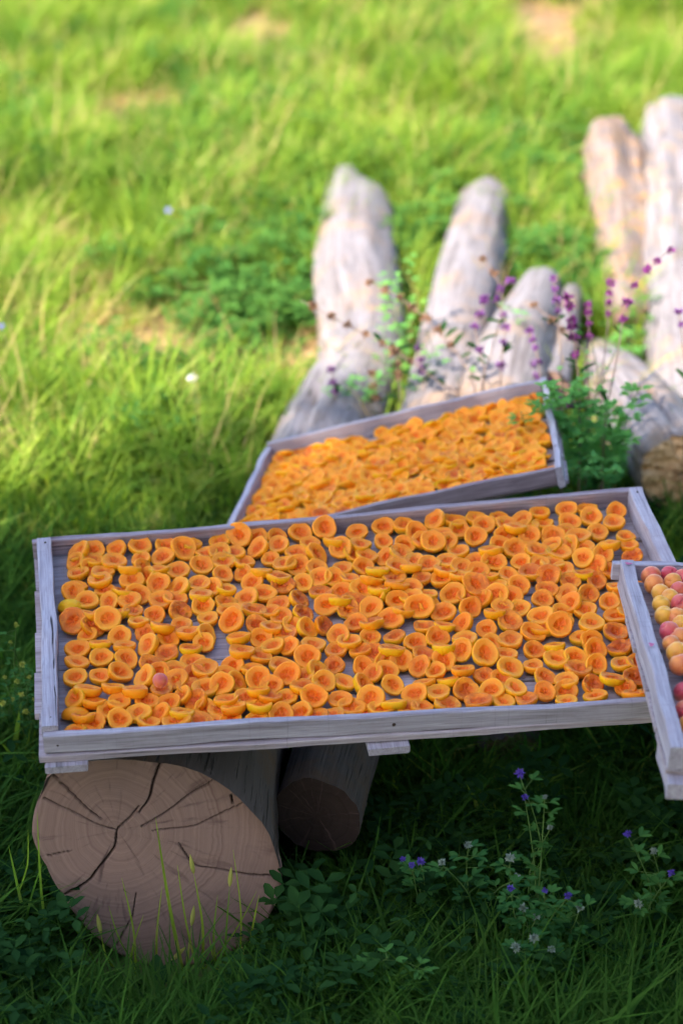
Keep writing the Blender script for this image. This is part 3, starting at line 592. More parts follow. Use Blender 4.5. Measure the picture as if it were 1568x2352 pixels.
def ok_uv(p):
    U_ = (T1.FR - T1.FL) / np.linalg.norm(T1.FR - T1.FL); r = p - T1.FL; v = None
    # invert the bilinear map by Newton steps
    u, v = .5, .5
    for _ in range(8):
        q = T1.P(u, v, 0, False); e = p - q; du_ = (T1.P(u + 1e-3, v, 0, False) - q) / 1e-3; dv_ = (T1.P(u, v + 1e-3, 0, False) - q) / 1e-3
        A = np.c_[du_, dv_]; s = np.linalg.lstsq(A, e, rcond=None)[0]; u += s[0]; v += s[1]
    return u, v
keep = []
for x, y, k in SPOTS:
    p = on_plane(x, y, PF, NM); u, v = ok_uv(p)
    u = min(max(u, .026 + .017 / W1 + .004), 1 - .026 / W1 - .017 / W1); v = min(max(v, .031 / D1), 1 - .031 / D1)
    if any(math.hypot(x - a, y - b) < 13.5 for a, b, *_r in keep): continue
    keep.append((x, y, k, u, v))
# draw the packed pieces apart a little so that none sits inside another
UV = np.array([(k[3] * W1, k[4] * D1) for k in keep]); ANCH = UV.copy()
for it in range(60):
    d = UV[:, None] - UV[None]; dist = np.hypot(d[..., 0], d[..., 1]) + np.eye(len(UV)) * 9
    push = np.clip(.0255 - dist, 0, 1)[..., None] * d / (dist[..., None] + 1e-9); UV += .18 * push.sum(1) + .05 * (ANCH - UV)
    UV[:, 0] = np.clip(UV[:, 0], .046, W1 - .046); UV[:, 1] = np.clip(UV[:, 1], .030, D1 - .030)
for _ in range(3000):      # pieces tucked into the wider gaps
    c = np.array([rng.uniform(.05, W1 - .05), rng.uniform(.035, D1 - .035)])
    if np.hypot(*(UV - c).T).min() > .0252 and len(keep) < 430:
        UV = np.vstack([UV, c]); px_, py_ = proj(T1.P(c[0], c[1], -.02)); keep.append([px_, py_, 'BBSUUTB'[rng.integers(0, 7)], 0, 0])
ORD = 'first second third fourth fifth sixth seventh eighth ninth tenth eleventh twelfth thirteenth fourteenth fifteenth sixteenth seventeenth eighteenth nineteenth twentieth'.split()
ORD += ['twenty-' + x for x in ORD[:9]] + ['thirtieth'] + ['thirty-' + x for x in ORD[:9]]
CAMDIR = CAM - T1.P(W1 / 2, D1 / 2); CAMDIR /= np.linalg.norm(CAMDIR)
TOC = CAMDIR - NM * (CAMDIR @ NM); TOC /= np.linalg.norm(TOC); SIDE = np.cross(NM, -TOC); SIDE = SIDE if SIDE[0] > 0 else -SIDE
PIECES = []
for (x, y, k, _u, _v), (uu, vv) in zip(keep, UV):
    r_ = random.Random(int(x * 31 + y * 7)); sc = r_.uniform(.90, 1.12)
    fwd, lat, yel, brn = 0, r_.uniform(-10, 10), r_.choice([.1, .2, .35, .5, .8]), r_.choice([0, 0, 0, .15, .35, .6])
    if k in 'UuyV': fwd = r_.uniform(8, 28); lat = r_.uniform(-18, 18)
    if k in 'V': sc *= 1.1; fwd = r_.uniform(20, 34)
    if k in 'Bb': fwd = r_.uniform(-12, 8)
    if k in 'SY': fwd = r_.uniform(-34, -14)
    if k in 'Tt': fwd = r_.uniform(5, 25); lat = r_.choice([-1, 1]) * r_.uniform(25, 42)
    if k == 'L': fwd = 18; lat = -32
    if k == 'D': fwd = 150; lat = 0
    if k in 'yY': yel = 1.0
    if k in 'tub': brn = .8
    rowfac = y > 1600
    n = NM * math.cos(R(fwd)) + TOC * math.sin(R(fwd)); n = n * math.cos(R(lat)) + SIDE * math.sin(R(lat))
    lift = .0190 * sc + (r_.uniform(0, .006)) + (.005 if k in 'VSY' else 0)
    if k == 'D': lift = .004
    p = T1.P(uu, vv, -RH + lift)
    PIECES.append(dict(p=p, n=n, sc=sc, k=k, yel=yel, brn=brn, u=uu, v=vv, spin=r_.uniform(0, 6.28)))
PIECES.sort(key=lambda d: d['v'])
IND = PIECES[:318]; REST = PIECES[318:]
# rows counted up from the front rail
IND.sort(key=lambda d: d['v']); rows = [IND[i:i + 24] for i in range(0, len(IND), 24)]
LOOK = {'U': 'orange apricot half tilted open', 'V': 'large orange apricot half standing open', 'B': 'orange apricot half lying open side up', 'S': 'orange apricot half tipped away, showing skin', 'Y': 'bright yellow apricot half tipped away', 'T': 'orange apricot half leaning sideways', 't': 'dark reddened apricot half leaning sideways', 'L': 'orange apricot half leaning left', 'D': 'apricot half lying skin side up', 'y': 'yellow rimmed apricot half tilted open', 'u': 'dark reddish apricot half tilted open', 'b': 'browning apricot half lying open'}
for ri, row in enumerate(rows):
    row.sort(key=lambda d: d['u'])
    for ci, d in enumerate(row):
        o = bpy.data.objects.new('apricot_half', random.choice(HALVES)); COL.objects.link(o)
        o.matrix_world = Matrix.Translation(Vector(d['p'])) @ frame(d['n'], d['spin']) @ Matrix.Scale(d['sc'], 4)
        o.color = (d['yel'], d['brn'], 0, 1)
        place = f"{ORD[ci]} from left rail in {'front' if ri == 0 else ORD[ri]} row{'' if ri == 0 else ' from front'}"
        tag(o, f"{LOOK[d['k']]}, {place}", 'apricot half', 'halved apricots laid out in the big tray')
def joined(name, items, mat):
    Vs, Fs, Zs = [], [], []; off = 0
    for V, Fc, Zn, M in items:
        M = np.array(M); Vs.append(V @ M[:3, :3].T + M[:3, 3]); Fs += [tuple(i + off for i in f) for f in Fc]; Zs.append(Zn); off += len(V)
    return mesh_obj(name, np.concatenate(Vs), Fs, mat, attrs={'zone': np.concatenate(Zs)})
hm = [half_mesh(100 + k) for k in range(6)]
its = []
for d in REST:
    V, Fc, Zn = hm[random.randrange(6)]; its.append((V * .0205, Fc, Zn, Matrix.Translation(Vector(d['p'])) @ frame(d['n'], d['spin']) @ Matrix.Scale(d['sc'], 4)))
o = joined('apricot_halves', its, FLESH); o.color = (.45, .25, 0, 1); tag(o, 'back rows of halved apricots along the far rail of the big tray', 'apricot halves', kind='stuff')
# shrivelled halves of the small tray: brick of overlapping rows with a few bare strips
dm = [half_mesh(300 + k, dried=True) for k in range(14)]; its = []
vv = .028; row = 0
while vv < D2 - .022:
    uu = .030 + (row % 2) * .012
    while uu < W2 - .028:
        gapn = abs(uu - (W2 * .62 + .02 * math.sin(vv * 30) - vv * .12)) < .007 or abs(uu - W2 * .30 - vv * .10) < .006 or (abs(uu - W2 * .22) < .011 and vv < .07) or (abs(uu - W2 * .72 + vv * .2) < .012 and vv < .10)
        if not gapn and rng.random() > .02:
            V, Fc, Zn = dm[rng.integers(0, 14)]; Zn = Zn.copy(); Zn[:, 2] = min(1, rng.random() ** 1.6 + (.35 if vv > D2 * .6 and uu < W2 * .4 and rng.random() < .5 else 0))
            t = rng.uniform(-5, 30); lt = rng.uniform(-22, 22)
            if rng.random() < .22: t = rng.uniform(-50, -25)
            n = NBk * math.cos(R(t)) + TOC * math.sin(R(t)); n = n * math.cos(R(lt)) + SIDE * math.sin(R(lt))
            p = T2.P(uu + rng.uniform(-.004, .004), vv + rng.uniform(-.004, .004), -RH2 + .012 + rng.uniform(0, .007))
            its.append((V * rng.uniform(.0155, .0205), Fc, Zn, Matrix.Translation(Vector(p)) @ frame(n, rng.uniform(0, 6.28))))
        uu += rng.uniform(.022, .031)
    vv += .0225; row += 1
o = joined('drying_apricot_halves', its, DRIED); tag(o, 'dense layer of shrivelled drying apricot halves covering the small back tray', 'drying apricots', kind='stuff')

# ------------------------------------------------------------------ whole apricots
def whole_mesh(seed, ns=28, nr=18):
    g = np.random.default_rng(seed); V = []; Fc = []
    for k in range(nr + 1):
        th = math.pi * k / nr
        for s in range(ns):
            a = 2 * math.pi * s / ns; r = 1 + .03 * math.sin(2 * a + seed); da = (a + math.pi) % (2 * math.pi) - math.pi
            r -= .085 * math.exp(-(da / .16) ** 2) * math.sin(th) ** .5
            r -= .16 * math.exp(-(th / .28) ** 2)
            V.append((r * math.sin(th) * math.cos(a), r * math.sin(th) * math.sin(a) * .96, r * math.cos(th) * .98))
    for k in range(nr):
        for s in range(ns): s2 = (s + 1) % ns; Fc.append((k * ns + s, (k + 1) * ns + s, (k + 1) * ns + s2, k * ns + s2))
    return np.array(V), Fc
WM = [mesh_obj('apricot', V * .0168, Fc, WHOLE, link=False).data for V, Fc in (whole_mesh(k) for k in range(4))]
def whole(p, yel, blush, label, sc=1.0, cat='apricot', group=None):
    o = bpy.data.objects.new('apricot', random.choice(WM)); COL.objects.link(o); o.location = p; o.scale = (sc,) * 3
    o.rotation_euler = (rng.uniform(-.9, .9), rng.uniform(-.9, .9), rng.uniform(0, 6.28)); o.color = (yel, blush, 0, 1)
    return tag(o, label, cat, group)
crate_list = [(1385, 530, .3, .55, 'pink cheeked apricot against the back rail of the crate'), (1402, 578, .2, .25, 'peach coloured apricot second from the crate back corner'), (1490, 522, .1, .8, 'deep pink apricot at the back of the crate'), (1508, 568, .7, .15, 'golden apricot in front of the deep pink one in the crate'), (1440, 628, .8, .1, 'plain yellow orange apricot near the crate left rail'), (1490, 660, .9, .12, 'olive tinged apricot in the middle of the crate pile'), (1545, 612, .2, .6, 'dusky rose apricot behind the olive tinged one in the crate'), (1442, 692, 1, .0, 'upper bright yellow apricot beside the crate left rail'), (1458, 756, 1, .02, 'lower bright yellow apricot beside the crate left rail'), (1552, 692, .3, .6, 'wine red apricot at the picture edge in the crate'), (1528, 768, .4, .3, 'tan orange apricot right of the yellow pair in the crate'), (1556, 806, .8, .1, 'amber apricot at the picture edge in the crate'), (1490, 846, .1, .75, 'magenta pink apricot nearest the crate left rail middle'), (1548, 882, .5, .3, 'soft orange apricot right of the magenta pink one in the crate'), (1500, 915, .6, .35, 'mottled apricot just below the magenta pink one in the crate'), (1532, 962, .8, .05, 'clear yellow apricot low along the crate left rail'), (1550, 1032, .3, .35, 'rusty orange apricot lowest of those visible in the crate'), (1568, 548, .2, .7, 'crimson apricot in the back row at the picture edge')]
gq = []
for x, y, yl, bls, lab in crate_list:
    p = on_plane((950 + x / 2.412) * .98, (1130 + y / 2.412) * .98, T3.P(.1, .1, -.006), NC); gq.append(p)
    whole(p, yl, bls - .12, lab, rng.uniform(.92, 1.08), group='whole apricots heaped in the crate')
for k in range(400):      # the heap goes on to the right of those seen
    u, v = rng.uniform(.045, .15), rng.uniform(.04, D3 - .05); p = T3.P(u, v, -.022 - rng.uniform(0, .004))
    if min(np.linalg.norm(p - q_) for q_ in gq) < .030: continue
    gq.append(p)
    whole(p, rng.random(), rng.uniform(-.1, .6), 'blushed apricot deeper in the crate heap at the picture edge', group='small apricots deeper in the crate heap')
p = on_plane((60 + 990 / 3.136) * .98, (1180 + 1300 / 3.136) * .98, T1.P(0, 0, -RH + .046), NM)
whole(p, .5, .5, 'small whole pinkish apricot lying on top of the halves near the left rail', .80)

# ------------------------------------------------------------------ instanced stuff (grass)
def hidden_collection(name, objs):
    c = bpy.data.collections.new(name)
    for o in objs: c.objects.link(o)
    return c
def scatter(name, pts, rot, scl, idx, coll, label, cat):
    me = bpy.data.meshes.new(name); me.from_pydata([tuple(p) for p in pts], [], [])
    a = me.attributes.new('rot', 'FLOAT_VECTOR', 'POINT'); a.data.foreach_set('vector', np.asarray(rot, float).ravel())
    a = me.attributes.new('scl', 'FLOAT_VECTOR', 'POINT'); a.data.foreach_set('vector', np.asarray(scl, float).ravel())
    a = me.attributes.new('idx', 'INT', 'POINT'); a.data.foreach_set('value', np.asarray(idx, np.int32))
    o = bpy.data.objects.new(name, me); COL.objects.link(o)
    g = bpy.data.node_groups.new(name + '_scatter', 'GeometryNodeTree')
    g.interface.new_socket('Geometry', in_out='INPUT', socket_type='NodeSocketGeometry'); g.interface.new_socket('Geometry', in_out='OUTPUT', socket_type='NodeSocketGeometry')
    N = g.nodes.new; gi, go = N('NodeGroupInput'), N('NodeGroupOutput'); ip = N('GeometryNodeInstanceOnPoints'); ci = N('GeometryNodeCollectionInfo')
    ci.inputs['Collection'].default_value = coll; ci.inputs['Separate Children'].default_value = True; ci.inputs['Reset Children'].default_value = True
    def na(nm, ty): n = N('GeometryNodeInputNamedAttribute'); n.data_type = ty; n.inputs['Name'].default_value = nm; return n.outputs[0]
    e = N('FunctionNodeEulerToRotation'); L = g.links.new
    L(gi.outputs[0], ip.inputs['Points']); L(ci.outputs[0], ip.inputs['Instance']); ip.inputs['Pick Instance'].default_value = True
    L(na('idx', 'INT'), ip.inputs['Instance Index']); L(na('rot', 'FLOAT_VECTOR'), e.inputs[0]); L(e.outputs[0], ip.inputs['Rotation']); L(na('scl', 'FLOAT_VECTOR'), ip.inputs['Scale'])
    L(ip.outputs[0], go.inputs[0])
    m = o.modifiers.new('scatter', 'NODES'); m.node_group = g
    return tag(o, label, cat, kind='stuff')
def blade(g, x, y, h, wd, lean, az, curl=1.0, nseg=4, z0=-.01):
    V = []; d = np.array([math.cos(az), math.sin(az)]); s = np.array([-d[1], d[0]]); 
    for k in range(nseg + 1):
        t = k / nseg; r = lean * h * (t ** (1 + curl)); z = z0 + h * (t - .25 * lean * t * t * curl); w2 = wd * (1 - t ** 2.2) * .5 * (.7 + .6 * min(1, t * 3)) 
        c = np.array([x, y]) + d * r
        if k == nseg: V.append((*c, z))
        else: V.append((*(c - s * w2), z)); V.append((*(c + s * w2), z + wd * .15))
    Fc = [(2 * k, 2 * k + 1, 2 * k + 3, 2 * k + 2) for k in range(nseg - 1)] + [(2 * nseg - 2, 2 * nseg - 1, 2 * nseg)]
    return V, Fc
def clump(seed, n, rad, hmin, hmax, wd, lean, dry, mat, nseg=3):
    g = np.random.default_rng(seed); Vs, Fs, T = [], [], []; off = 0
    for _ in range(n):
        r = rad * math.sqrt(g.random()); a = g.random() * 6.283; az = a + g.normal(0, .9)
        V, Fc = blade(g, r * math.cos(a), r * math.sin(a), g.uniform(hmin, hmax), g.uniform(*wd), g.uniform(*lean), az, g.uniform(.5, 1.4), nseg)
        Vs += V; Fs += [tuple(i + off for i in f) for f in Fc]; off += len(V)
        dd = g.uniform(.6, 1) if g.random() < dry else g.uniform(0, .08); T += [(dd, g.random(), 0)] * len(V)
    o = mesh_obj('grass_clump', np.array(Vs), Fs, mat, attrs={'tint': np.array(T)}, link=False); o.name = 'grass_clump_%02d' % seed; return o
gc = [clump(1, 34, .055, .06, .15, (.004, .008), (.25, .9), .03, GRASS), clump(2, 30, .06, .08, .19, (.0045, .009), (.3, 1.0), .05, GRASS), clump(3, 50, .05, .05, .12, (.002, .0045), (.2, .8), .04, GRASS),
      clump(4, 30, .05, .10, .24, (.003, .006), (.35, 1.1), .08, GRASS), clump(5, 44, .07, .04, .10, (.002, .004), (.3, 1.2), .35, GRASS), clump(6, 30, .08, .04, .12, (.002, .0035), (.6, 2.0), .9, GRASS),
      clump(7, 12, .05, .16, .34, (.0014, .0026), (.3, .9), .75, GRASS)]
gc += [clump(21, 40, .055, .07, .17, (.003, .0055), (.25, .9), .01, SHADEGRASS, 4), clump(22, 34, .06, .09, .21, (.0035, .0065), (.3, 1.1), .02, SHADEGRASS, 4), clump(23, 44, .05, .05, .13, (.0025, .005), (.2, .8), .02, SHADEGRASS, 4)]
def leafset(seed, n, rad, hh, size, mat, tri=True, asp=1.6, name='herb_clump'):
    g = np.random.default_rng(seed); Vs, Fs, T = [], [], []
    for _ in range(n):
        r = rad * math.sqrt(g.random()); a = g.random() * 6.283; c = np.array([r * math.cos(a), r * math.sin(a), g.uniform(hh[0], hh[1])])
        az0 = g.random() * 6.283; s = g.uniform(*size)
        for j in range(3 if tri else 1):
            az = az0 + j * 2.09 + g.normal(0, .15); el = g.uniform(-.3, .55); d = np.array([math.cos(az) * math.cos(el), math.sin(az) * math.cos(el), math.sin(el)])
            sd = np.cross(d, [0, 0, 1.]); sd /= np.linalg.norm(sd); nn = np.cross(sd, d); b = len(Vs); wv = s / asp * .5
            Vs += [c, c + d * s * .45 - sd * wv + nn * s * .10, c + d * s * .45 + sd * wv + nn * s * .10, c + d * s * .85 - sd * wv * .6 + nn * s * .04, c + d * s * .85 + sd * wv * .6 + nn * s * .04, c + d * s * 1.0 - nn * s * .05, c + d * s * .45]
            Fs += [(b, b + 1, b + 6), (b, b + 6, b + 2), (b + 1, b + 3, b + 5, b + 6), (b + 6, b + 5, b + 4, b + 2)]
            T += [(0, g.random(), 0)] * 7
        b = len(Vs); Vs += [(c[0] * .4, c[1] * .4, -.01), (c[0] * .4 + .0015, c[1] * .4, -.01), c]; Fs.append((b, b + 1, b + 2)); T += [(0, .5, 0)] * 3
    return mesh_obj('%s_%02d' % (name, (seed - 14) if seed > 13 else seed), np.array([tuple(v) for v in Vs]), Fs, mat, attrs={'tint': np.array(T)}, link=False)
hc = [leafset(14, 24, .06, (.02, .09), (.012, .024), HERB2), leafset(15, 20, .07, (.03, .12), (.016, .03), HERB2, asp=1.9), leafset(16, 12, .06, (.02, .09), (.03, .05), HERB2, tri=False, asp=2.6), leafset(11, 26, .06, (.03, .11), (.012, .024), HERB), leafset(12, 22, .07, (.04, .15), (.016, .03), HERB, asp=1.9), leafset(13, 14, .06, (.02, .10), (.035, .06), HERB, tri=False, asp=2.6)]
GC = hidden_collection('grass_sources', gc); HC = hidden_collection('herb_sources', hc)

N0 = 31000
yy = 2.4 + (16 - 2.4) * rng.random(N0) ** 1.25; xx = (rng.random(N0) * 2 - 1) * (.165 * yy + .75)
dens = np.clip(1.15 - (yy - 3) * .06, .35, 1); dry = dryness(xx, yy)
keepm = (rng.random(N0) < dens) & (rng.random(N0) < 1 - .85 * dry * (dry > .35))
LA = np.array([[p[0], p[1], p[2], r] for p, r in LOGS_AXES])
def near_log(x, y, m=1.0):
    return ((np.hypot(x[:, None] - LA[None, :, 0], y[:, None] - LA[None, :, 1]) < LA[None, :, 3] * m) & (LA[None, :, 2] - LA[None, :, 3] < .14)).any(1)
front_of_face = (np.abs(xx - FC[0]) < .24) & (yy > 3.05) & (yy < 3.34)
keepm &= ~near_log(xx, yy, .95); keepm &= ~((np.abs(xx - FC[0]) < .2) & (yy > 3.235) & (yy < 3.6))
xx, yy, dry, front_of_face = xx[keepm], yy[keepm], dry[keepm], front_of_face[keepm]; n = len(xx)
pz = vnoise(xx, yy, 1.1, 2); pr = rng.random(n)
idx = np.where(pr < .30, 0, np.where(pr < .52, 1, np.where(pr < .78, 2, np.where(pr < .88, 3, np.where(pr < .972, 4, 6)))))
idx = np.where(rng.random(n) < dry * .85, np.where(rng.random(n) < .12, 6, 5), idx)
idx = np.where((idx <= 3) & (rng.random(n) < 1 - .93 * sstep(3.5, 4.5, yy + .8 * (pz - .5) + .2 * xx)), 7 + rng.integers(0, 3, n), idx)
under = (np.abs(xx) < .62) & (yy > 3.15) & (yy < 4.9)
far = sstep(5, 8, yy)
s = rng.uniform(.8, 1.35, n) * np.where(under, .95, 1) * (.75 + .5 * pz) * (1 - .38 * dry)
s = np.where(front_of_face, s * .62, s)
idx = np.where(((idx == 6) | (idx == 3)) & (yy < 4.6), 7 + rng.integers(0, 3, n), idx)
sc3 = np.c_[s, s, s * np.where(under, .9, 1)]
rot = np.c_[rng.normal(0, .10, n), rng.normal(0, .10, n), rng.uniform(0, 6.28, n)]
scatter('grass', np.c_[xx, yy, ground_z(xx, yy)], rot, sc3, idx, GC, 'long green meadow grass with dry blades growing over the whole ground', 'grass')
# leafy ground cover, thicker in patches
GREEN = [(650, 640, .45), (600, 340, .45), (1250, 470, .45), (1230, 400, .4), (1330, 640, .3), (960, 600, .3), (640, 780, .3), (330, 960, .25), (1280, 2100, .35), (1150, 2250, .35), (1000, 2100, .35), (100, 2150, .3), (700, 2250, .3), (1450, 2150, .4)]
GP = [(at_z(a, b, -.12 if b > 1500 else 0), c) for a, b, c in GREEN]
N1 = 16000
y1 = 2.4 + (12 - 2.4) * rng.random(N1) ** 1.3; x1 = (rng.random(N1) * 2 - 1) * (.165 * y1 + .7)
pr1 = np.full(N1, .03) + .15 * sstep(.6, .8, vnoise(x1, y1, 1.6, 0))
pr1 *= 1 - sstep(.15, .4, dryness(x1, y1))
for c, r_ in GP: pr1 = np.maximum(pr1, (.75 if c[1] > 4.5 else .22) * np.exp(-((x1 - c[0]) ** 2 + ((y1 - c[1]) * .7) ** 2) / (r_ * .6) ** 2))
m = (rng.random(N1) < pr1) & ~near_log(x1, y1, 1.0) & ~((np.abs(x1 - FC[0]) < .22) & (y1 > 3.18) & (y1 < 3.6)); x1, y1 = x1[m], y1[m]; n = len(x1)
s = rng.uniform(.7, 1.4, n)
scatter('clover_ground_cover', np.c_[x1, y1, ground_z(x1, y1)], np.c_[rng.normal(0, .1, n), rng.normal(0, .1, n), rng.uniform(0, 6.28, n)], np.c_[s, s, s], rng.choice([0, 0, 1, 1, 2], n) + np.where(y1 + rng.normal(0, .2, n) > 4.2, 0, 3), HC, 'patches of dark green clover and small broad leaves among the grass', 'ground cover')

# ------------------------------------------------------------------ flowering plants
class Acc:
    def __init__(s): s.V, s.F, s.T = [], [], []
    def add(s, V, Fc, t=(0, .5, 0)):
        o = len(s.V); s.V += [tuple(v) for v in V]; s.F += [tuple(i + o for i in f) for f in Fc]; s.T += [t] * len(V)
    def out(s, name, mat, parent, kind=None, smooth=True):
        if not s.V: return None
        o = mesh_obj(name, np.array(s.V), s.F, mat, parent, attrs={'tint': np.array(s.T, float)}, smooth=smooth)
        if kind: o['kind'] = kind
        return o
def petals(acc, c, r, n, g, up=None):
    r = r * 1.15
    """tuft of small petals round c"""
    for _ in range(n):
        d = g.normal(size=3); d[2] = d[2] * .8 + .25; d /= np.linalg.norm(d); s = np.cross(d, g.normal(size=3)); s /= np.linalg.norm(s); q = np.cross(d, s)
        L = r * g.uniform(.45, 1.15); w_ = r * .17
        acc.add([c + d * r * .15, c + d * L * .6 - s * w_, c + d * L + q * w_ * .3, c + d * L * .6 + s * w_, c + d * L * .55 + q * w_ * .8], [(0, 1, 4), (1, 2, 4), (2, 3, 4), (3, 0, 4)], (0, g.random(), 0))
def leaf(acc, c, d, L, wd, g, nn=None, t=None):
    d = d / np.linalg.norm(d); s = np.cross(d, [0, 0, 1.]); s /= np.linalg.norm(s) + 1e-9; q = np.cross(s, d); t = t or (0, g.random(), 0)
    P = [c, c + d * L * .3 - s * wd * .42 + q * L * .06, c + d * L * .3 + s * wd * .42 + q * L * .06, c + d * L * .62 - s * wd * .5 + q * L * .07, c + d * L * .62 + s * wd * .5 + q * L * .07, c + d * L * .88 - s * wd * .28 + q * L * .02, c + d * L * .88 + s * wd * .28 + q * L * .02, c + d * L - q * L * .05, c + d * L * .3 + q * .0, c + d * L * .62]
    acc.add(P, [(0, 1, 8), (0, 8, 2), (1, 3, 9, 8), (8, 9, 4, 2), (3, 5, 7, 9), (9, 7, 6, 4)], t)
def spike_plant(label, path_px, y_near, y_far, whorls, mat, base_px=None, group='tall wildflower stems behind the trays', r=.010, leaves=6, stem=DSTEM, seed=0, name='wildflower'):
    g = np.random.default_rng(seed); P = np.array([at_y(px, py, y_near + (y_far - y_near) * k / max(1, len(path_px) - 1)) for k, (px, py) in enumerate(path_px)])
    b = P[0].copy(); b[2] = float(ground_z(b[0], b[1])); pth = smooth_path(np.vstack([[b[0] + .01, b[1], b[2]], P]) if P[0][2] > b[2] + .02 else P, 40)
    root = empty(name, b, label, 'wildflower', group)
    V, Fc = tube(pth, np.linspace(.0022, .0010, 40), 6); s = Acc(); s.add(V, Fc); s.out('stem', stem, root)
    for (px, py) in whorls:
        c = min(pth, key=lambda q: math.hypot(proj(q)[0] - px, proj(q)[1] - py)); a = Acc(); petals(a, np.array(c), r * g.uniform(1.1, 1.6), 44, g); a.out('flower_head', mat, root)
    la = Acc()
    for k in range(leaves):
        c = pth[int(g.uniform(.08, .6) * 39)]; d = np.array([g.normal(), g.normal(), .4]); leaf(la, c, d, g.uniform(.03, .055), .014, g)
    la.out('leaves', HERB, root, kind='stuff')
    return root
spike_plant('long arching stem with brown seed whorls and a purple tip over the leftmost log', [(1060, 930), (1010, 880), (945, 832), (875, 788), (800, 748), (735, 713), (690, 690)], 4.75, 4.95, [(720, 706), (760, 726), (800, 748), (835, 768), (875, 788), (912, 805), (945, 835)], SEED, seed=1)
spike_plant('shorter arching stem with brown seed whorls above the longest one', [(1090, 900), (1060, 830), (1030, 790), (978, 732), (912, 680), (850, 648)], 4.8, 5.0, [(850, 648), (880, 665), (912, 680), (945, 705), (978, 732), (1003, 755), (1032, 790)], SEED, seed=2)
spike_plant('stem with brown tip and purple whorls in front of the middle log', [(1105, 905), (1130, 800), (1150, 720), (1150, 662), (1130, 625), (1108, 595)], 4.8, 5.0, [(1108, 595), (1132, 628)], SEED, seed=3)
spike_plant('loosely branched stem of pale purple whorls by the middle log', [(1110, 905), (1112, 860), (1100, 800), (1090, 750), (1105, 715), (1112, 688)], 4.7, 4.85, [(1112, 688), (1100, 720), (1083, 752), (1110, 800), (1112, 690)], PURPLE, seed=4, r=.009)
spike_plant('purple flowered stem leaning over the wedge shaped log', [(1150, 905), (1150, 840), (1155, 790), (1160, 740), (1140, 690), (1150, 662), (1172, 645)], 4.75, 4.9, [(1172, 645), (1148, 663), (1138, 686), (1152, 725), (1165, 752), (1145, 782), (1153, 842)], PURPLE, seed=5, r=.009)
spike_plant('leaning stem of fading brown whorls over the thin pole log', [(1350, 860), (1310, 780), (1265, 735), (1225, 700), (1205, 688)], 4.6, 4.9, [(1225, 702), (1265, 738), (1292, 760)], SEED, seed=6, r=.008)
spike_plant('upright magenta flower spike beside the thin pole log', [(1330, 1010), (1330, 900), (1322, 820), (1315, 765), (1308, 720), (1303, 680)], 4.5, 4.6, [(1303, 684), (1306, 706), (1310, 735), (1309, 748), (1317, 775), (1322, 815)], MAGENTA, seed=7, r=.010)
spike_plant('tall purple spike crossing the longest log', [(1385, 1020), (1400, 900), (1420, 800), (1430, 730), (1455, 657), (1510, 597), (1542, 572)], 4.45, 4.7, [(1540, 573), (1510, 598), (1477, 620), (1455, 657), (1445, 690), (1430, 730)], MAGENTA, seed=8, r=.009)
spike_plant('purple stem cut by the right picture edge', [(1575, 900), (1568, 800), (1562, 745), (1558, 715)], 4.6, 4.7, [(1558, 717), (1566, 745)], PURPLE, seed=9, r=.008)
for k, (tx, ty, bx, mm) in enumerate([(1270, 640, 1290, PURPLE), (1350, 700, 1345, MAGENTA), (1215, 760, 1240, PURPLE), (1400, 650, 1380, MAGENTA)]):
    spike_plant(['thin purple spike rising over the wedge log', 'short magenta spike right of the brightest one', 'low purple spike before the wedge shaped log', 'tall thin magenta spike before the ragged log'][k], [(bx, 980), (bx, 880), ((bx + tx) / 2 + 4, (ty + 860) / 2), (tx, ty)], 4.6, 4.75, [(tx, ty), (tx + 2, ty + 22), (tx + 3, ty + 45), (tx + 5, ty + 75)], mm, seed=90 + k, r=.008)
spike_plant('drooping magenta spray behind the small tray corner', [(1330, 960), (1300, 930), (1285, 905), (1262, 880), (1250, 862)], 4.45, 4.6, [(1262, 880), (1290, 912), (1305, 930)], MAGENTA, seed=10, r=.008)
for k, (px, py, lb) in enumerate([(960, 800, 'dusty purple stem low in front of the middle log'), (905, 810, 'brownish thyme-like stem left of the middle log'), (760, 850, 'dusty purple stem low before the leftmost log'), (855, 860, 'short dusty purple stem second from the leftmost log'), (1222, 838, 'small purple stem before the wedge shaped log')]):
    spike_plant(lb, [(px + 20, 960 - 20 * (k == 4)), (px + 10, py + 60), (px + 4, py + 25), (px, py)], 4.95, 5.05, [(px, py), (px + 5, py + 28), (px + 9, py + 50)], PURPLE if k % 2 == 0 else SEED, seed=20 + k, r=.010)

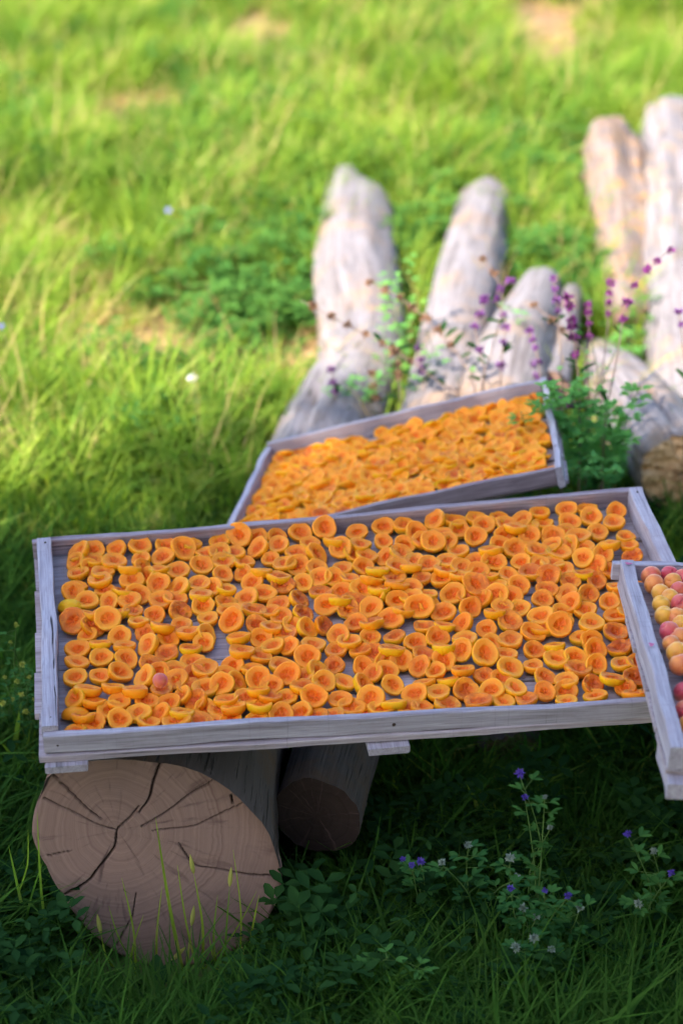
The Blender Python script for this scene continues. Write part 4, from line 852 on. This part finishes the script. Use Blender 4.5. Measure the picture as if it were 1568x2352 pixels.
def bushy(label, base, tops, seed, name='alfalfa_plant', group='leafy alfalfa plants', mat=ALF, fl=None, lf=(.014, .024), nleaf=24, cat='plant', flr=.0075):
    g = np.random.default_rng(seed); base = np.array(base, float); base[2] = float(ground_z(base[0], base[1])); root = empty(name, base, label, cat, group); st = Acc(); la = Acc(); 
    for k, t in enumerate(tops):
        t = np.array(t, float); mid = (base + t) / 2 + np.r_[(g.random(2) - .5) * .05, .03]; pth = smooth_path([base + np.r_[(g.random(2) - .5) * .03, 0], mid, t], 24)
        V, Fc = tube(pth, np.linspace(.0018, .0008, 24), 5); st.add(V, Fc)
        for j in range(nleaf):
            q = pth[int(g.uniform(.12, 1.0) * 23)]; az = g.random() * 6.28; off = np.array([math.cos(az), math.sin(az), g.uniform(-.1, .5)]) * g.uniform(.006, .022)
            V, Fc = tube([q, q + off], [.0006, .0005], 4, False); st.add(V, Fc)
            for e in (-.75, 0, .75): leaf(la, q + off, np.array([math.cos(az + e), math.sin(az + e), g.uniform(-.15, .55)]), g.uniform(*lf), lf[0] * .62, g)
        if fl:
            a = Acc(); petals(a, t + [0, 0, .004], flr * g.uniform(.7, 1.2), 70, g); a.out('flower_head', fl[k % len(fl)], root)
    st.out('stems', STEM, root); la.out('leaves', mat, root, kind='stuff'); return root
def T_(l, y): return [at_y(a, b, y) for a, b in l]
bushy('tall leafy plant overhanging the right corner of the small tray', at_z(1300, 1130, .02), T_([(1215, 905), (1240, 885), (1195, 945), (1268, 900), (1250, 1010)], 4.28), 31, mat=ALF2, lf=(.016, .028), nleaf=34)
bushy('bushy leafy plant between the small tray and the grey log', at_z(1350, 1120, .02), T_([(1320, 880), (1350, 900), (1300, 960), (1380, 930), (1340, 1000), (1310, 1040)], 4.34), 32, mat=ALF2, lf=(.016, .028), nleaf=36)
bushy('leafy plant with drooping leaves at the grey log side', at_z(1400, 1120, .02), T_([(1470, 885), (1425, 930), (1400, 990), (1430, 1010), (1380, 1050)], 4.38), 33, mat=ALF2, lf=(.018, .030), nleaf=34)
bushy('low leafy plant behind the big tray back rail', at_z(1360, 1150, .02), T_([(1290, 1080), (1330, 1085), (1370, 1080), (1410, 1085), (1350, 1050)], 4.2), 34, mat=ALF2, lf=(.012, .02))
bushy('wispy yellowish plant beside the magenta spike', at_z(1345, 1080, .02), T_([(1283, 850), (1345, 860), (1390, 870), (1420, 790), (1360, 790)], 4.5), 35, mat=ALF2, lf=(.008, .013), nleaf=9)
bushy('flowerless leafy plant in front of the middle log base', at_z(1090, 990, .02), T_([(1050, 860), (1100, 850), (1020, 890), (980, 760), (920, 870), (900, 720)], 5.0), 36, mat=ALF2, nleaf=8, lf=(.014, .024))
for k, (bx, by, tp, yy_, lb) in enumerate([(905, 930, [(930, 560), (900, 620), (955, 690), (880, 640), (900, 740)], 5.3, 'light green wispy plant between the leftmost and middle logs'), (1180, 900, [(1170, 700), (1190, 780), (1130, 830), (1200, 860)], 5.2, 'green plant in the gap before the wedge shaped log'), (800, 960, [(760, 900), (830, 870), (860, 900), (900, 850)], 5.0, 'low green plant before the foot of the leftmost log'), (1440, 900, [(1430, 760), (1400, 800), (1460, 800), (1380, 830)], 5.5, 'green weed between the grey log and the longest log'), (1200, 600, [(1190, 560), (1240, 520), (1260, 580), (1230, 620)], 6.4, 'leafy weed behind the wedge shaped log')]):
    bushy(lb, at_z(bx, by, .02), T_(tp, yy_), 50 + k, mat=ALF2, lf=(.012, .024), nleaf=22)
# shaded flowering plants under and before the big tray
def gz(px, py): return at_z(px, py, -.14)
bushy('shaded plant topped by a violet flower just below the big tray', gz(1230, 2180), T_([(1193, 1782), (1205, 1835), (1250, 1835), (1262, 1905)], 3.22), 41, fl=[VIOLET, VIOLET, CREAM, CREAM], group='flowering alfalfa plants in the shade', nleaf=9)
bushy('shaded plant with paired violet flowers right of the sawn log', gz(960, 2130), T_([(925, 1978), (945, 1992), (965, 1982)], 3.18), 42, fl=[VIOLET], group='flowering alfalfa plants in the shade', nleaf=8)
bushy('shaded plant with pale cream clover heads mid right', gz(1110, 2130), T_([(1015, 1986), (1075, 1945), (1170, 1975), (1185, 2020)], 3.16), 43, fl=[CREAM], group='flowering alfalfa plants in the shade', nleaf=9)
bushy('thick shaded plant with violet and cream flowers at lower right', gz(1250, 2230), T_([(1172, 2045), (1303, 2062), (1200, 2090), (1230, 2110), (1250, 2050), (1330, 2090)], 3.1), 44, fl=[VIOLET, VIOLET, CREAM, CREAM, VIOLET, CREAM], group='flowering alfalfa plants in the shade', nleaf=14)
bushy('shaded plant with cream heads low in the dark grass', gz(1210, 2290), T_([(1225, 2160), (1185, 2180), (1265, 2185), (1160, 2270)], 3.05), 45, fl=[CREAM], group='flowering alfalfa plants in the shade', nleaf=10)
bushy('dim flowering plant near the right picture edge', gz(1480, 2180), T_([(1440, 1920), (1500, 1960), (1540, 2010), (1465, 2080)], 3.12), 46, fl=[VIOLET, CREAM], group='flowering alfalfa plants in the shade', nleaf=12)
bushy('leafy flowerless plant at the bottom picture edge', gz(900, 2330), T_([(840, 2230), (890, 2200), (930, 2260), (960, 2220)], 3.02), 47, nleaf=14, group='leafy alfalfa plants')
for k, (px, py, tp, lb) in enumerate([(60, 1660, [(38, 1440), (25, 1480), (52, 1530), (40, 1570)], 'tallest yellow flowered weed left of the big tray'), (75, 1720, [(68, 1560), (50, 1600), (80, 1610), (60, 1640)], 'middle yellow flowered weed left of the big tray'), (20, 1680, [(12, 1560), (8, 1620), (30, 1610)], 'yellow flowered weed at the left picture edge')]):
    bushy(lb, at_z(px, py, -.05), T_(tp, 3.62), 60 + k, name='yellow_wildflower', group='small yellow weeds left of the big tray', fl=[YELLOW], flr=.006, nleaf=12, lf=(.007, .012), cat='wildflower')
def small_flower(label, px, py, mat, r, h=.17):
    c = at_z(px, py, h); c2 = np.array([c[0], c[1], float(ground_z(c[0], c[1]))]); root = empty('small_flower', c2, label, 'flower'); V, Fc = tube([c2, (c2 + c) / 2 + [.01, 0, 0], c], [.0015] * 3, 5); s = Acc(); s.add(V, Fc); s.out('stem', STEM, root)
    a = Acc(); g = np.random.default_rng(int(px)); petals(a, c, r, 40, g); a.out('flower_head', mat, root)
small_flower('single white flower in the grass left of the leftmost log', 443, 868, WHITE, .013)
small_flower('single pale blue flower in the upper left grass', 387, 485, BLUEP, .010)
small_flower('lilac flower at the left picture edge', 4, 750, BLUEP, .008)
# broad leaved plants and tall grass before the sawn log
def rosette(label, px, py, n, L, seed, z=-.14):
    g = np.random.default_rng(seed); c = at_z(px, py, z); c[2] = float(ground_z(c[0], c[1])); root = empty('broadleaf_plant', c, label, 'plant', 'broad leaved weeds in the front grass')
    for k in range(n):
        az = g.random() * 6.28; d = np.array([math.cos(az), math.sin(az), g.uniform(.5, 1.4)]); a = Acc(); LL = L * g.uniform(.7, 1.1); b = c + np.array([math.cos(az), math.sin(az), 0]) * .012 + [0, 0, .03]
        leaf(a, b, d, LL, LL * .42, g); a.out('leaf', HERB, root)
rosette('broad dark leaf plant at the right side of the sawn log', 668, 2120, 5, .10, 71); rosette('broad leaf plant right of the one beside the sawn log', 765, 2110, 4, .08, 72)
rosette('broad leaf plant low at the bottom left corner', 130, 2290, 6, .08, 73); rosette('broad leaf plant below the sawn log', 360, 2290, 7, .07, 74); rosette('broad leaf plant at the bottom edge right of the log', 600, 2330, 7, .09, 75)
rosette('broad leaf plant left of the big tray', 40, 1800, 6, .08, 76, -.1); rosette('broad leaf plant beside the left rim of the sawn log', 40, 2060, 6, .08, 77)
def tuft(label, blades, seed, y0):
    g = np.random.default_rng(seed); c0 = None; root = None
    for k, (bx, by, tx, ty, wd, seedhead) in enumerate(blades):
        A = at_y(bx, by, y0); B = at_y(tx, ty, y0 + .01); A[2] = min(A[2], float(ground_z(A[0], A[1])) + .01) if k == 0 else A[2]
        if root is None: root = empty('grass_tuft', A, label, 'grass tuft', 'grass tufts before the sawn log')
        P = smooth_path([A, (A + B) / 2 + [(g.random() - .5) * .02, -.01, .0], B], 9); V = []; s = np.array([1., .2, 0])
        for i, p in enumerate(P): w2 = wd * (1 - (i / 8) ** 2) * .5 + .0002; V += [p - s * w2, p + s * w2, p + [0, w2 * .5, 0]]
        Fc = [(3 * i, 3 * i + 2, 3 * i + 5, 3 * i + 3) for i in range(8)] + [(3 * i + 2, 3 * i + 1, 3 * i + 4, 3 * i + 5) for i in range(8)]
        a = Acc(); a.add(V, Fc, (0, g.random(), 0)); a.out('blade', GRASS, root)
        if seedhead:
            dd = P[-1] - P[-2]; dd /= np.linalg.norm(dd); Q = [P[-1] + dd * t * .035 for t in np.linspace(0, 1, 7)]; V, Fc = tube(Q, np.array([.0012, .0032, .004, .004, .0034, .0022, .0006]), 7); a = Acc(); a.add(V, Fc, (.35, .9, 0)); a.out('seed_head', GRASS, root)
def b6(l): return [(*c6(a, b), *c6(c, d), w_, h) for a, b, c, d, w_, h in l]
tuft('tall grass tuft with seed heads before the middle of the sawn log', b6([(845, 1130, 715, 425, .0065, 0), (930, 1120, 890, 680, .005, 1), (860, 1130, 880, 920, .005, 1), (1030, 1120, 1055, 740, .004, 1), (990, 1100, 1000, 780, .004, 0), (1100, 1100, 1070, 570, .003, 0), (1150, 1000, 1190, 780, .004, 0), (720, 1120, 745, 740, .004, 0), (940, 1120, 1180, 760, .004, 0), (1000, 1110, 960, 960, .004, 0), (905, 1120, 815, 640, .0035, 0)]), 81, 3.20)
tuft('grass tuft before the lower left of the sawn log', b6([(620, 1130, 560, 700, .004, 0), (600, 1120, 660, 870, .004, 0), (520, 1110, 465, 960, .004, 1), (640, 1120, 500, 830, .003, 0), (450, 1120, 300, 870, .004, 0), (700, 1130, 790, 1080, .003, 1)]), 82, 3.19)
tuft('tall grass tuft at the left rim of the sawn log', b6([(215, 800, 172, 400, .005, 0), (100, 820, 40, 550, .005, 0), (120, 900, 200, 620, .004, 0), (90, 760, 130, 480, .003, 0)]), 83, 3.24)

# ------------------------------------------------------------------ tree that shades the trays (stands to the left behind the photographer)
def make_tree(label, base, h, crown_c, crown_r, nleaf, seed, lsz=1.0):
    g = np.random.default_rng(seed); base = np.array(base, float); root = empty('shade_tree', base, label, 'tree'); cc = np.array(crown_c, float); cr = np.array(crown_r, float)
    top = cc + [0, 0, cr[2] * .4]; P = smooth_path([base - [0, 0, .2], base * .6 + top * .4 + [.15, -.1, 0], top], 20); V, Fc = tube(P, np.linspace(.24, .05, 20), 14); a = Acc(); a.add(V, Fc); a.out('trunk', BARK, root)
    cl = []
    for k in range(16):
        d = g.normal(size=3); d /= np.linalg.norm(d); tip = cc + d * cr * g.uniform(.55, .9); s0 = P[int(g.uniform(.45, .95) * 19)]; Q = smooth_path([s0, (s0 + tip) / 2 + [0, 0, .2], tip], 8); V, Fc = tube(Q, np.linspace(.07, .015, 8), 7); a = Acc(); a.add(V, Fc); a.out('limb', BARK, root)
    for k in range(110):
        d = g.normal(size=3); d /= np.linalg.norm(d); cl.append((cc + d * cr * g.uniform(.25, 1.0), g.uniform(.35, .75)))
    per = nleaf // len(cl); Vs = []; T = []
    for c, r_ in cl:
        d = g.normal(size=(per, 3)); d /= np.linalg.norm(d, axis=1)[:, None]; p = c + d * (r_ * g.random((per, 1)) ** .45)
        x = g.normal(size=(per, 3)); x /= np.linalg.norm(x, axis=1)[:, None]; y = np.cross(x, g.normal(size=(per, 3))); y /= np.linalg.norm(y, axis=1)[:, None]; s = g.uniform(.04, .065, (per, 1)) * lsz
        Vs.append(np.stack([p - x * s, p + y * s * .45, p + x * s, p - y * s * .45], 1).reshape(-1, 3)); T.append(np.repeat(np.c_[np.zeros(per), g.random(per), np.zeros(per)], 4, 0))
    Vs = np.concatenate(Vs); n = len(Vs) // 4; q = np.arange(n)[:, None] * 4 + np.arange(4)[None]
    o = mesh_obj('crown', Vs, q, HERB, root, attrs={'tint': np.concatenate(T)}, smooth=False); o['kind'] = 'stuff'
BARK = mat_plain('tree_bark', (.14, .10, .075), .9)
def crown_at(target, h):
    t = np.array(target, float); return t + SUN * (h - t[2]) / SUN[2]
cA = crown_at((-.0, 3.25, .2), 6.0); make_tree('leafy tree to the left whose crown shades the trays', (cA[0] - .3, cA[1] - .2, float(ground_z(cA[0], cA[1]))), 6, cA, (1.65, 1.3, 1.0), 32000, 91)
for k, (x, y, h, rr, lb) in enumerate([(-1.2, -4.2, 3.6, 2.9, 'unseen tree added behind the photographer to block sky light'), (3.2, -3.2, 3.4, 2.7, 'unseen tree added behind and right of the photographer to block sky light'), (-5.2, .9, 2.6, 1.9, 'unseen low tree added left of the photographer to block sky light'), (5.4, 1.2, 3.0, 2.4, 'unseen tree added right of the trays to block sky light'), (4.9, 5.3, 2.5, 2.0, 'unseen low tree added right of the logs to block sky light')]):  # added trees out of view, crowns cut sky light on front faces
    make_tree(lb, (x, y, float(ground_z(x, y))), h, (x, y, h), (rr, rr, h - .1), 26000, 92 + k, 1.55)
